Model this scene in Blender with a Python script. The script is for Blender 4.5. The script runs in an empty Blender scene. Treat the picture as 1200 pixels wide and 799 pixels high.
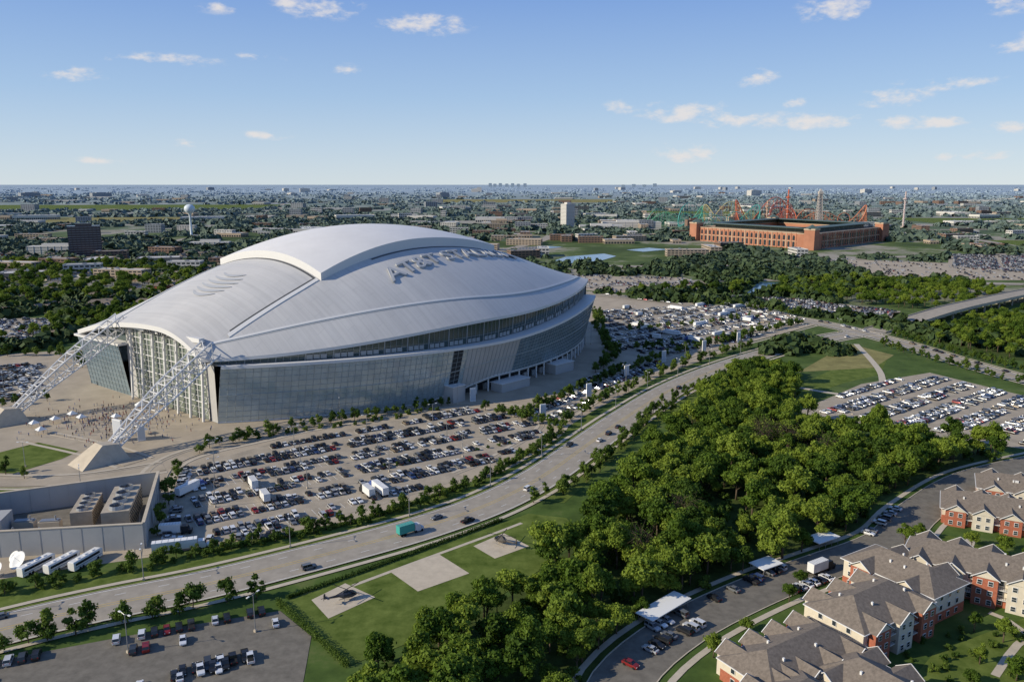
import bpy, math, random
import numpy as np
from mathutils import Vector, Matrix, noise as mn
R = random.Random(7)
rng = np.random.default_rng(5)
sc = bpy.context.scene
COL = sc.collection

# ------------------------------------------------------------------ materials
def nodes_of(m):
    m.use_nodes = True
    nt = m.node_tree
    b = next(n for n in nt.nodes if n.type == 'BSDF_PRINCIPLED')
    return nt, b

def ramp(nt, stops):
    r = nt.nodes.new('ShaderNodeValToRGB')
    while len(r.color_ramp.elements) < len(stops):
        r.color_ramp.elements.new(0.5)
    for e, (p, c) in zip(r.color_ramp.elements, stops):
        e.position = p
        e.color = (c[0], c[1], c[2], 1)
    return r

def mat(name, col, rough=.8, metal=0., var=0., scale=.3, spec=.3, col2=None, bump=0.):
    m = bpy.data.materials.new(name)
    nt, b = nodes_of(m)
    b.inputs['Roughness'].default_value = rough
    b.inputs['Metallic'].default_value = metal
    b.inputs['Specular IOR Level'].default_value = spec
    b.inputs['Base Color'].default_value = (*col, 1)
    if var > 0:
        g = nt.nodes.new('ShaderNodeNewGeometry')
        n = nt.nodes.new('ShaderNodeTexNoise')
        n.inputs['Scale'].default_value = scale
        n.inputs['Detail'].default_value = 8
        n.inputs['Roughness'].default_value = .68
        nt.links.new(g.outputs['Position'], n.inputs['Vector'])
        c2 = col2 if col2 else tuple(min(1, c * (1 + var)) for c in col)
        c1 = tuple(c * (1 - var) for c in col)
        r = ramp(nt, [(.32, c1), (.68, c2)])
        nt.links.new(n.outputs['Fac'], r.inputs['Fac'])
        nt.links.new(r.outputs['Color'], b.inputs['Base Color'])
        if bump:
            bp = nt.nodes.new('ShaderNodeBump')
            bp.inputs['Strength'].default_value = bump
            nt.links.new(n.outputs['Fac'], bp.inputs['Height'])
            nt.links.new(bp.outputs['Normal'], b.inputs['Normal'])
    return m

def haze_mix(nt, g, sock, a, b_, col):  # paints aerial haze into the base colour, stronger with distance from origin
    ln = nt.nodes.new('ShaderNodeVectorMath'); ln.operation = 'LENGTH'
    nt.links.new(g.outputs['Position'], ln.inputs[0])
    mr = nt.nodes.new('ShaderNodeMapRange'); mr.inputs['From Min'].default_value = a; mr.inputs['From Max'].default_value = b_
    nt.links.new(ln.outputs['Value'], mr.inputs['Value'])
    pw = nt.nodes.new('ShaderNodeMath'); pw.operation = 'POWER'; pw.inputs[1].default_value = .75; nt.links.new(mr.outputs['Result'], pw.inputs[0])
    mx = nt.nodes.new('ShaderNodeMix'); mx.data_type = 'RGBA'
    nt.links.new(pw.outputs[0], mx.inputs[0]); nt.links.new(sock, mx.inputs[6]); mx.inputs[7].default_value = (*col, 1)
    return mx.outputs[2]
HAZE_COL = (.30, .38, .45)  # pale blue-grey of the painted haze

def ground_mat():
    m = bpy.data.materials.new('ground_mat')
    nt, b = nodes_of(m)
    b.inputs['Roughness'].default_value = .95
    b.inputs['Specular IOR Level'].default_value = .1
    g = nt.nodes.new('ShaderNodeNewGeometry')
    def nz(scale, det=6, rough=.6):
        n = nt.nodes.new('ShaderNodeTexNoise')
        n.inputs['Scale'].default_value = scale
        n.inputs['Detail'].default_value = det
        n.inputs['Roughness'].default_value = rough
        nt.links.new(g.outputs['Position'], n.inputs['Vector'])
        return n
    a = nz(.0026, 9, .72)
    r = ramp(nt, [(.30, (.035, .055, .02)), (.45, (.06, .09, .03)), (.51, (.10, .14, .045)), (.56, (.28, .26, .21)), (.63, (.34, .31, .26)), (.68, (.07, .1, .035))])
    nt.links.new(a.outputs['Fac'], r.inputs['Fac'])
    f = nz(.06, 8, .7)
    r2 = ramp(nt, [(.3, (.03, .055, .014)), (.55, (.075, .12, .028)), (.75, (.15, .16, .06))])
    nt.links.new(f.outputs['Fac'], r2.inputs['Fac'])
    ln = nt.nodes.new('ShaderNodeVectorMath'); ln.operation = 'LENGTH'
    nt.links.new(g.outputs['Position'], ln.inputs[0])
    mr = nt.nodes.new('ShaderNodeMapRange')
    mr.inputs['From Min'].default_value = 450
    mr.inputs['From Max'].default_value = 1200
    nt.links.new(ln.outputs['Value'], mr.inputs['Value'])
    mx = nt.nodes.new('ShaderNodeMix'); mx.data_type = 'RGBA'
    nt.links.new(mr.outputs['Result'], mx.inputs[0])
    nt.links.new(r2.outputs['Color'], mx.inputs[6])
    nt.links.new(r.outputs['Color'], mx.inputs[7])
    nt.links.new(haze_mix(nt, g, mx.outputs[2], 2000, 13000, HAZE_COL), b.inputs['Base Color'])  # far ground fades to painted haze colour
    return m

def leaf_mat(name, dark, mid, light, far=False):
    m = bpy.data.materials.new(name)
    nt, b = nodes_of(m)
    b.inputs['Roughness'].default_value = .7
    b.inputs['Specular IOR Level'].default_value = .2
    g = nt.nodes.new('ShaderNodeNewGeometry')
    oi = nt.nodes.new('ShaderNodeObjectInfo')
    n = nt.nodes.new('ShaderNodeTexNoise'); n.inputs['Scale'].default_value = .012 if far else .03
    n.inputs['Detail'].default_value = 4
    nt.links.new(g.outputs['Position'], n.inputs['Vector'])
    n2 = nt.nodes.new('ShaderNodeTexNoise'); n2.inputs['Scale'].default_value = .12 if far else .9
    n2.inputs['Detail'].default_value = 3
    nt.links.new(g.outputs['Position'], n2.inputs['Vector'])
    a = nt.nodes.new('ShaderNodeMath'); a.operation = 'MULTIPLY_ADD'
    a.inputs[1].default_value = .0 if far else .62
    nt.links.new(oi.outputs['Random'], a.inputs[0])
    s = nt.nodes.new('ShaderNodeMath'); s.operation = 'MULTIPLY'; s.inputs[1].default_value = .55 if far else .3
    nt.links.new(n.outputs['Fac'], s.inputs[0])
    nt.links.new(s.outputs[0], a.inputs[2])
    a2 = nt.nodes.new('ShaderNodeMath'); a2.operation = 'MULTIPLY_ADD'; a2.inputs[1].default_value = .45 if far else .4
    nt.links.new(n2.outputs['Fac'], a2.inputs[0])
    nt.links.new(a.outputs[0], a2.inputs[2])
    r = ramp(nt, [(.22, dark), (.52, mid), (.9, light)])
    nt.links.new(a2.outputs[0], r.inputs['Fac'])
    src = r.outputs['Color']
    if far: src = haze_mix(nt, g, src, 1000, 12500, HAZE_COL)  # haze painted into distant foliage colour
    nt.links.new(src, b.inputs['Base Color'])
    out = next(x for x in nt.nodes if x.type == 'OUTPUT_MATERIAL')
    if not far:
        tr = nt.nodes.new('ShaderNodeBsdfTranslucent')
        nt.links.new(r.outputs['Color'], tr.inputs['Color'])
        ms = nt.nodes.new('ShaderNodeMixShader'); ms.inputs[0].default_value = .35
        nt.links.new(b.outputs[0], ms.inputs[1]); nt.links.new(tr.outputs[0], ms.inputs[2])
        nt.links.new(ms.outputs[0], out.inputs['Surface'])
    return m

M = {}
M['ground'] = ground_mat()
M['conc'] = mat('concrete_pavement', (.38, .32, .24), .9, var=.16, scale=.07)
M['lot'] = mat('parking_concrete', (.35, .30, .23), .9, var=.2, scale=.12)
M['road'] = mat('road_concrete', (.32, .285, .235), .9, var=.16, scale=.2)
M['asph'] = mat('asphalt', (.16, .145, .12), .9, var=.25, scale=.3)
M['pad'] = mat('pad_concrete', (.50, .43, .33), .9, var=.12, scale=.3)
M['walk'] = mat('sidewalk', (.48, .42, .33), .9, var=.1, scale=.4)
M['white'] = mat('white_paint', (.74, .74, .72), .6)
M['yellow'] = mat('yellow_paint', (.6, .42, .08), .7)
M['lawn'] = mat('lawn_grass', (.095, .15, .022), .95, var=.42, scale=.16, spec=.1, col2=(.15, .19, .045))
M['dry'] = mat('dry_grass', (.22, .20, .08), .95, var=.3, scale=.1, spec=.1)
M['floor'] = mat('woodland_floor', (.055, .078, .02), .95, var=.4, scale=.3, spec=.1)
M['water'] = mat('pond_water', (.06, .14, .24), .12, spec=.5)
M['bark'] = mat('bark', (.10, .075, .05), .95, var=.3, scale=2)
M['leaf'] = leaf_mat('leaves', (.026, .056, .008), (.090, .155, .016), (.21, .28, .035))
M['leaf2'] = leaf_mat('leaves_street', (.03, .065, .01), (.07, .125, .018), (.13, .19, .03))
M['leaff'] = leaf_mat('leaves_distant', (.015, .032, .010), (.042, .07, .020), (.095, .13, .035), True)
M['glass'] = mat('car_glass', (.015, .018, .022), .08, spec=.6)
M['tyre'] = mat('tyre', (.015, .015, .015), .9)
M['steel'] = mat('galvanised_steel', (.35, .36, .37), .45, metal=.6)
M['red'] = mat('tail_light', (.4, .01, .01), .4)
M['lamp'] = mat('head_light', (.75, .75, .7), .2)

# ------------------------------------------------------------------ mesh builder
class MB:
    def __init__(s):
        s.v = []; s.f = []; s.m = []; s.mats = []
    def mi(s, m):
        if m not in s.mats: s.mats.append(m)
        return s.mats.index(m)
    def face(s, pts, m):
        n = len(s.v); s.v += [tuple(p) for p in pts]
        s.f.append(tuple(range(n, n + len(pts)))); s.m.append(s.mi(m))
    def hexa(s, p, m, skip=()):
        n = len(s.v); s.v += [tuple(q) for q in p]
        fs = [(0, 3, 2, 1), (4, 5, 6, 7), (0, 1, 5, 4), (1, 2, 6, 5), (2, 3, 7, 6), (3, 0, 4, 7)]
        for i, f in enumerate(fs):
            if i in skip: continue
            s.f.append(tuple(n + k for k in f))
            s.m.append(s.mi(m[i] if isinstance(m, (list, tuple)) else m))
    def box(s, c, d, m, rz=0., top=1., skip=()):
        hx, hy, hz = d[0] / 2, d[1] / 2, d[2] / 2
        ca, sa = math.cos(rz), math.sin(rz)
        p = []
        for z, k in ((-hz, 1), (hz, top)):
            for x, y in ((-hx, -hy), (hx, -hy), (hx, hy), (-hx, hy)):
                x *= k; y *= k
                p.append((c[0] + x * ca - y * sa, c[1] + x * sa + y * ca, c[2] + z))
        s.hexa(p, m, skip)
    def beam(s, p, q, r, m, n=4, r2=None):
        p = Vector(p); q = Vector(q); d = q - p
        if d.length < 1e-5: return
        d.normalize()
        a = d.cross(Vector((0, 0, 1)) if abs(d.z) < .95 else Vector((1, 0, 0))).normalized(); b = d.cross(a)
        r2 = r if r2 is None else r2
        n0 = len(s.v)
        for c, rr in ((p, r), (q, r2)):
            for i in range(n):
                t = 2 * math.pi * (i + .5) / n
                s.v.append(tuple(c + a * math.cos(t) * rr + b * math.sin(t) * rr))
        k = s.mi(m)
        for i in range(n):
            j = (i + 1) % n
            s.f.append((n0 + i, n0 + j, n0 + n + j, n0 + n + i)); s.m.append(k)
        s.f.append(tuple(n0 + i for i in range(n))[::-1]); s.m.append(k)
        s.f.append(tuple(n0 + n + i for i in range(n))); s.m.append(k)
    def lathe(s, prof, m, n=16, c=(0, 0, 0), sx=1, sy=1):
        n0 = len(s.v)
        for r, z in prof:
            for i in range(n):
                t = 2 * math.pi * i / n
                s.v.append((c[0] + r * math.cos(t) * sx, c[1] + r * math.sin(t) * sy, c[2] + z))
        k = s.mi(m)
        for a in range(len(prof) - 1):
            for i in range(n):
                j = (i + 1) % n
                s.f.append((n0 + a * n + i, n0 + a * n + j, n0 + (a + 1) * n + j, n0 + (a + 1) * n + i)); s.m.append(k)
    def loft(s, loops, m, cap=True):
        n = len(loops[0]); n0 = len(s.v)
        for l in loops: s.v += [tuple(p) for p in l]
        k = s.mi(m)
        for a in range(len(loops) - 1):
            for i in range(n):
                j = (i + 1) % n
                s.f.append((n0 + a * n + i, n0 + a * n + j, n0 + (a + 1) * n + j, n0 + (a + 1) * n + i)); s.m.append(k)
        if cap:
            s.f.append(tuple(n0 + i for i in range(n))[::-1]); s.m.append(k)
            e = n0 + (len(loops) - 1) * n
            s.f.append(tuple(e + i for i in range(n))); s.m.append(k)
    def grid(s, P, m):
        n0 = len(s.v); a = len(P); b = len(P[0])
        for r in P: s.v += [tuple(p) for p in r]
        k = s.mi(m)
        for i in range(a - 1):
            for j in range(b - 1):
                s.f.append((n0 + i * b + j, n0 + (i + 1) * b + j, n0 + (i + 1) * b + j + 1, n0 + i * b + j + 1)); s.m.append(k)
    def mesh(s, name, smooth=False):
        me = bpy.data.meshes.new(name)
        me.from_pydata(s.v, [], s.f)
        for m in s.mats: me.materials.append(m)
        me.polygons.foreach_set('material_index', s.m)
        if smooth: me.polygons.foreach_set('use_smooth', [True] * len(s.f))
        me.update()
        return me
    def obj(s, name, parent=None, loc=None, rz=0., smooth=False):
        return place(s.mesh(name, smooth), name, loc, rz, parent)

def place(me, name, loc=None, rz=0., parent=None, scale=None):
    o = bpy.data.objects.new(name, me)
    if loc: o.location = loc
    o.rotation_euler = (0, 0, rz)
    if scale: o.scale = scale
    if parent: o.parent = parent
    COL.objects.link(o)
    return o

def quads_mesh(name, V, material):
    n = len(V) // 4
    me = bpy.data.meshes.new(name)
    me.vertices.add(n * 4); me.loops.add(n * 4); me.polygons.add(n)
    me.vertices.foreach_set('co', V.astype(np.float32).ravel())
    me.loops.foreach_set('vertex_index', np.arange(n * 4, dtype=np.int32))
    me.polygons.foreach_set('loop_start', np.arange(n, dtype=np.int32) * 4)
    me.materials.append(material)
    me.update(calc_edges=True)
    return me

def pip(x, y, poly):
    c = False; j = len(poly) - 1
    for i in range(len(poly)):
        xi, yi = poly[i]; xj, yj = poly[j]
        if (yi > y) != (yj > y) and x < (xj - xi) * (y - yi) / (yj - yi) + xi: c = not c
        j = i
    return c
def grow(poly, k):
    cx = sum(p[0] for p in poly) / len(poly); cy = sum(p[1] for p in poly) / len(poly)
    return [(cx + (p[0] - cx) * k, cy + (p[1] - cy) * k) for p in poly]

def smooth_line(pts, step=6.):
    out = []
    P = [pts[0]] + list(pts) + [pts[-1]]
    for i in range(1, len(P) - 2):
        a, b, c, d = [np.array(q, float) for q in P[i - 1:i + 3]]
        n = max(2, int(np.linalg.norm(c - b) / step))
        for k in range(n):
            t = k / n
            out.append(.5 * ((2 * b) + (-a + c) * t + (2 * a - 5 * b + 4 * c - d) * t * t + (-a + 3 * b - 3 * c + d) * t ** 3))
    out.append(np.array(pts[-1], float))
    return out

def offset_line(L, d):
    o = []
    for i, p in enumerate(L):
        a = L[max(0, i - 1)]; b = L[min(len(L) - 1, i + 1)]
        t = (b - a)[:2]; t = t / (np.linalg.norm(t) + 1e-9)
        q = p.copy(); q[0] -= t[1] * d; q[1] += t[0] * d
        o.append(q)
    return o

def ribbon(mb, L, d0, d1, z, m):
    A = offset_line(L, d0); B = offset_line(L, d1)
    zz = lambda p: z + (p[2] if len(p) > 2 else 0)
    mb.grid([[(p[0], p[1], zz(p)) for p in A], [(p[0], p[1], zz(p)) for p in B]], m)

def dashes(mb, L, d, w, on, off, z, m):
    A = offset_line(L, d)
    acc = 0; per = on + off
    for i in range(len(A) - 1):
        seg = A[i + 1] - A[i]; l = np.linalg.norm(seg)
        t = seg / l; nrm = np.array([-t[1], t[0]])
        s0 = math.ceil((acc - 1e-6) / per) * per
        while s0 < acc + l:
            p = A[i] + t * (s0 - acc); q = p + t * on
            mb.face([(*(p - nrm * w / 2), z), (*(q - nrm * w / 2), z), (*(q + nrm * w / 2), z), (*(p + nrm * w / 2), z)], m)
            s0 += per
        acc += l

def sheet(name, poly, z, m):
    mb = MB()
    ar = sum(poly[i][0] * poly[(i + 1) % len(poly)][1] - poly[(i + 1) % len(poly)][0] * poly[i][1] for i in range(len(poly)))
    P = poly if ar > 0 else poly[::-1]
    mb.face([(x, y, z) for x, y in P], m)
    return mb.obj(name)

# ------------------------------------------------------------------ ground
mb = MB()
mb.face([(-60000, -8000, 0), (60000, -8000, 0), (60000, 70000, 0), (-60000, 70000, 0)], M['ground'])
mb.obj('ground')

MAIN = [(-175, 176), (-140, 201), (-118.6, 213.6), (-91.5, 227.3), (-56.9, 249.5), (-30.4, 268.6), (-6.6, 291.3), (14.3, 321),
        (36, 361), (60.5, 406), (97, 466), (142, 523), (203, 585), (262, 632), (324, 666)]
ROAD2 = [(40, 930), (94, 880), (208, 776), (268, 697), (296, 611), (309, 536), (325, 470), (360, 380)]
APT = [(18, 150), (27, 178), (46, 201), (73, 222), (99, 238), (128, 256), (151, 281), (190, 315), (240, 340)]
PLAZA = [(-175, 222), (-151, 233), (-118, 245), (-55.7, 275), (-12, 317), (16, 366), (44, 418), (96, 500), (170, 590), (255, 690),
         (245, 760), (94, 872), (0, 860), (-110, 720), (-290, 590), (-400, 550), (-420, 420), (-300, 330), (-250, 260)]
sheet('plaza_pavement', PLAZA, .04, M['conc'])
LOT_A = [(-119, 256), (-141, 328), (-110, 366), (-22, 424), (22, 388), (-2, 334), (-52, 286), (-96, 256)]
LOT_B = [(81, 765), (244, 812), (268, 711), (178, 608), (101, 552), (66, 570)]
LOT_B2 = [(0, 411), (49, 503), (102, 555), (106, 527), (42, 423), (20, 390)]
LOT_C = [(151, 414), (213, 476), (270, 506), (300, 437), (300, 350), (250, 345), (207, 372)]
LOT_D = [(216, 880), (300, 850), (372, 760), (343, 715), (285, 735)]
LOT_F = [(500, 1317), (708, 1212), (700, 1010), (487, 1015)]
LOT_F2 = [(69, 1074), (222, 1044), (249, 931), (110, 890), (40, 960)]
LOT_G = [(-375, 523), (-317, 536), (-262, 440), (-310, 415)]
LOT_G2 = [(-504, 711), (-401, 725), (-360, 610), (-440, 560)]
LOT_H = [(640, 1180), (760, 1400), (1000, 1300), (1100, 1050), (760, 1000)]
LOT_E = [(-160, 160), (-131, 187), (-99, 200), (-66.4, 211), (-54.2, 197.8), (-48.7, 160), (-60, 130), (-160, 130)]
for p, m, z in ((LOT_A, 'lot', .08), (LOT_B, 'lot', .08), (LOT_B2, 'lot', .08), (LOT_C, 'lot', .08), (LOT_D, 'lot', .08),
                (LOT_F, 'conc', .1), (LOT_F2, 'conc', .1), (LOT_G, 'lot', .08), (LOT_G2, 'lot', .08), (LOT_E, 'asph', .08), (LOT_H, 'lot', .12)):
    sheet('parking_lot_pavement', p, z, M[m])

FOREST = [(165, 523), (105.6, 437), (80, 381), (58, 332), (38, 289), (20, 252), (2, 222), (-18, 202), (-34, 182), (-36, 150), (20, 150),
          (20, 176), (36, 200), (66, 226), (96, 248), (122, 266), (140, 290), (165, 312), (215, 336), (221, 349), (192, 361), (160, 381), (146, 416), (176, 470)]
sheet('woodland_ground', FOREST, .03, M['floor'])
LAWN = [(-66, 216), (-33.7, 244), (-4, 271), (6, 280), (20, 276), (24, 262), (12, 240), (-3, 220), (-20, 200), (-41.9, 184), (-50, 196)]
sheet('lawn', LAWN, .10, M['lawn'])
sheet('lawn', [(-233, 349), (-218, 372), (-196, 361), (-200, 340), (-210, 322), (-240, 324)], .12, M['lawn'])
sheet('lawn', [(-230, 306), (-170, 306), (-165, 296), (-198, 280), (-225, 280)], .12, M['lawn'])
sheet('lawn', [(-160, 218), (-118, 240), (-56, 270), (-14, 311), (14, 360), (40, 408), (50, 404), (22, 350), (2, 312), (-22, 282), (-56, 259), (-100, 234), (-150, 208)], .07, M['lawn'])
sheet('lawn', [(20, 290), (40, 330), (70, 385), (110, 440), (150, 500), (130, 512), (84, 446), (48, 370), (26, 322), (8, 296)], .06, M['lawn'])
sheet('lawn', [(150, 430), (180, 480), (215, 520), (245, 560), (262, 548), (235, 500), (205, 480)], .05, M['lawn'])
sheet('dry_field', [(186, 508), (225, 560), (258, 600), (272, 560), (240, 520)], .06, M['dry'])
sheet('lawn', [(118, 246), (150, 262), (178, 246), (150, 226)], .05, M['lawn'])
sheet('lawn', [(160, 282), (182, 296), (230, 290), (200, 262)], .05, M['lawn'])
sheet('lawn', [(150, 300), (168, 312), (215, 334), (240, 348), (200, 318)], .05, M['lawn'])
sheet('lawn', [(70, 150), (110, 190), (160, 215), (220, 250), (220, 150)], .045, M['lawn'])
FIELDS = [[(-2600, 3600), (-1300, 3700), (-1200, 4700), (-2900, 4600)], [(-1500, 2500), (-1050, 2550), (-1100, 2950), (-1600, 2900)], [(500, 3100), (900, 3000), (1000, 3500), (560, 3600)],
          [(-440, 800), (-330, 830), (-300, 790), (-380, 760)], [(1300, 2500), (1900, 2400), (2000, 2800), (1300, 2900)], [(-500, 5200), (700, 5200), (800, 6200), (-600, 6200)], [(900, 1500), (1250, 1450), (1300, 1700), (950, 1750)]]
for i, f in enumerate(FIELDS): sheet('grass_field', f, .3, M['dry'] if i % 2 else M['lawn'])
PADS = [[(-58.9, 217), (-51, 227), (-40.4, 218.6), (-51.6, 206.7)], [(-38.4, 234.5), (-23.9, 246.4), (-13.4, 233.4), (-28.2, 222)],
        [(-13, 252.7), (-3, 263), (5.8, 252.7), (-5.6, 243.5)]]
for p in PADS: sheet('helipad_pavement', p, .16, M['pad'])
mb = MB(); ribbon(mb, [np.array(q) for q in [(-49, 226), (-31, 242), (-8, 262), (4, 272)]], -.8, .8, .14, M['walk']); mb.obj('footpath')

water = [[(60, 1250), (90, 1340), (160, 1400), (175, 1350), (140, 1270), (90, 1230)], [(262, 890), (284, 890), (328, 985), (306, 990)], [(-20, 1510), (60, 1580), (100, 1550), (30, 1470)],
         [(210, 1480), (260, 1530), (290, 1490), (235, 1440)]]
for w in water: sheet('pond_water', w, .35, M['water'])

def road(name, pts, w, z, m, marks=True, kerb=True, median=0.):
    L = smooth_line(pts, 6)
    mb = MB()
    ribbon(mb, L, -w / 2, w / 2, z, m)
    if marks:
        for d in (-w / 2 + .5, w / 2 - .5): ribbon(mb, L, d - .12, d + .12, z + .02, M['white'])
        if median > 0:
            for d in (-.6, .6): ribbon(mb, L, d - .1, d + .1, z + .02, M['yellow'])
            for d in (-w / 4 - .4, w / 4 + .4): dashes(mb, L, d, .18, 3, 9, z + .02, M['white'])
        else:
            dashes(mb, L, 0, .18, 3, 9, z + .02, M['yellow'])
    o = mb.obj(name)
    if kerb:
        k = MB()
        for sgn in (-1, 1):
            a, b = sorted((sgn * w / 2, sgn * (w / 2 + .3)))
            ribbon(k, L, a, b, z + .13, M['walk'])
            A = offset_line(L, sgn * w / 2)
            k.grid([[(p[0], p[1], z) for p in A], [(p[0], p[1], z + .13) for p in A]], M['walk'])
            a, b = sorted((sgn * (w / 2 + 2.2), sgn * (w / 2 + 4.)))
            ribbon(k, L, a, b, z + .05, M['walk'])
        k.obj('kerb')
    return L
LM = road('road', MAIN, 19, .2, M['road'], median=1)
L2 = road('road', ROAD2, 17, .24, M['road'], median=1)
LA = road('road', APT, 15, .1, M['asph'], marks=False)
road('service_road', [(-118, 247), (-150, 330), (-118, 374), (-70, 410), (-24, 432), (20, 398), (0, 345), (-20, 318)], 8, .12, M['conc'], marks=False)
road('service_road', [(20, 398), (60, 470), (110, 540), (175, 605), (262, 690)], 8, .125, M['conc'], marks=False)
road('service_road', [(-300, 300), (-250, 318), (-215, 312), (-180, 314), (-150, 330)], 9, .16, M['conc'], marks=False)
road('service_road', [(-230, 372), (-190, 352), (-165, 335)], 10, .17, M['conc'], marks=False)
road('path', [(160, 262), (152, 250), (140, 240)], 3, .12, M['walk'], marks=False, kerb=False)
road('path', [(146, 520), (170, 470), (205, 450), (236, 500), (262, 600)], 4, .14, M['walk'], marks=False, kerb=False)
road('path', [(120, 180), (140, 198), (165, 205), (200, 225)], 2, .12, M['walk'], marks=False, kerb=False)
road('path', [(128, 160), (140, 198), (136, 210)], 2, .13, M['walk'], marks=False, kerb=False)
for pts, w in (([(-900, 980), (-400, 900), (-100, 920), (40, 930), (300, 1010), (700, 960), (1500, 900)], 22),
               ([(-1500, 1500), (-500, 1380), (200, 1180), (800, 1380), (2000, 1500)], 26),
               ([(-2500, 2200), (0, 2050), (2500, 2300)], 30), ([(40, 930), (-60, 1300), (100, 2050), (0, 4000)], 22),
               ([(578, 901), (1030, 1212), (1800, 1900), (3200, 3300)], 24), ([(-4000, 3400), (0, 3200), (4000, 3500)], 34),
               ([(-550, 950), (-700, 1500), (-800, 2600), (-1400, 5000)], 22), ([(-5000, 5200), (5000, 5000)], 40),
               ([(850, 960), (1000, 1700), (1300, 3500)], 24)):
    L = smooth_line(pts, 40); mb = MB(); ribbon(mb, L, -w / 2, w / 2, .45, M['road']); mb.obj('distant_road')

BR = smooth_line([(300, 654, 0), (345, 684, 4), (400, 726, 7.5), (460, 774, 8), (536, 834, 8), (620, 900, 6), (720, 980, 0)], 8)
mb = MB()
ribbon(mb, BR, -10, 10, .5, M['road'])
for d in (-10.2, 10.2):
    A = offset_line(BR, d); B = offset_line(BR, d * .965)
    mb.grid([[(p[0], p[1], p[2] - 1.2) for p in A], [(p[0], p[1], p[2] + 1.5) for p in A], [(p[0], p[1], p[2] + 1.5) for p in B], [(p[0], p[1], p[2] + .45) for p in B]], M['pad'])
ribbon(mb, BR, -10, 10, -1.2, M['pad'])
for i in range(5, len(BR) - 8, 4):
    p = BR[i]
    if p[2] < 2.5: continue
    a = BR[i + 1] - BR[i]; a /= np.linalg.norm(a)
    for d in (-7, 0, 7):
        mb.beam((p[0] - a[1] * d, p[1] + a[0] * d, 0), (p[0] - a[1] * d, p[1] + a[0] * d, p[2] - 2.2), .9, M['pad'], 8)
    mb.box((p[0], p[1], p[2] - 1.75), (1.8, 19, 1.1), M['pad'], math.atan2(a[1], a[0]))
mb.obj('bridge')

# ------------------------------------------------------------------ trees
def leaf_quads(P, N, size, rg):
    n = len(P)
    N = N / (np.linalg.norm(N, axis=1, keepdims=True) + 1e-9)
    a = np.cross(N, rg.normal(size=(n, 3))); a /= np.linalg.norm(a, axis=1, keepdims=True) + 1e-9
    b = np.cross(N, a)
    s = (size * rg.uniform(.6, 1.35, (n, 1)))
    a = a * s; b = b * s * rg.uniform(.5, .9, (n, 1))
    V = np.empty((n, 4, 3))
    V[:, 0] = P - a; V[:, 1] = P - b; V[:, 2] = P + a; V[:, 3] = P + b
    return V.reshape(-1, 3)

def crown_points(rg, h, r, nl, n, z0=.35):
    cs = []; rs = []
    for i in range(nl):
        t = rg.uniform(0, 2 * math.pi); rr = r * math.sqrt(rg.uniform(0, 1)) * .7
        zz = h * (z0 + .16 + (.98 - z0 - .3) * rg.uniform(0, 1) * (1 - .45 * (rr / r)))
        cs.append((rr * math.cos(t), rr * math.sin(t), zz)); rs.append(r * rg.uniform(.22, .44))
    cs.append((rg.normal() * r * .15, rg.normal() * r * .15, h * .84)); rs.append(r * .34)
    cs = np.array(cs); rs = np.array(rs)
    k = rg.choice(len(cs), n, p=rs ** 2 / (rs ** 2).sum())
    d = rg.normal(size=(n, 3)); d[:, 2] += .35
    d /= np.linalg.norm(d, axis=1, keepdims=True)
    rad = rs[k][:, None] * (rg.uniform(.0, 1, (n, 1)) ** .35) * (1 + .2 * rg.normal(size=(n, 1)))
    P = cs[k] + d * rad * np.array([1, 1, .85])
    N = d + .55 * rg.normal(size=(n, 3))
    return P, N, cs, rs

def tree_template(name, seed, h, r, nl, n, size, leafm, bare=False, z0=.35):
    rg = np.random.default_rng(seed)
    P, N, cs, rs = crown_points(rg, h, r, nl, n, z0)
    V = leaf_quads(P, N, size, rg)
    mb = MB()
    mb.beam((0, 0, -.2), (.1, 0, h * .3), h * .026, M['bark'], 7, h * .02)
    mb.beam((.1, 0, h * .3), (0, .2, h * .62), h * .02, M['bark'], 6, h * .009)
    for i, c in enumerate(cs):
        if i % 2 == 0 or bare:
            st = Vector((.05, .05, h * rg.uniform(.22, .5)))
            md = (st + Vector(c)) / 2 + Vector((0, 0, -.03 * h))
            mb.beam(st, md, h * .011, M['bark'], 5, h * .007); mb.beam(md, c, h * .007, M['bark'], 4, h * .002)
            if bare:
                for q in range(7):
                    e = Vector(c) + Vector(rg.normal(size=3)) * r * .33
                    mb.beam(md.lerp(Vector(c), rg.uniform(.3, 1)), e, h * .004, M['bark'], 3, h * .001)
    nb = len(mb.v)
    nq = len(V) // 4
    me = bpy.data.meshes.new(name)
    tv = np.vstack([np.array(mb.v), V])
    lt = [len(f) for f in mb.f] + [4] * nq
    li = [i for f in mb.f for i in f] + list(range(nb, nb + nq * 4))
    me.vertices.add(len(tv)); me.loops.add(len(li)); me.polygons.add(len(lt))
    me.vertices.foreach_set('co', tv.astype(np.float32).ravel())
    me.loops.foreach_set('vertex_index', np.array(li, np.int32))
    me.polygons.foreach_set('loop_start', np.concatenate([[0], np.cumsum(lt)[:-1]]).astype(np.int32))
    me.materials.append(M['bark']); me.materials.append(leafm)
    me.polygons.foreach_set('material_index', np.array([0] * len(mb.f) + [1] * nq, np.int32))
    me.update(calc_edges=True)
    return me

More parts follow.
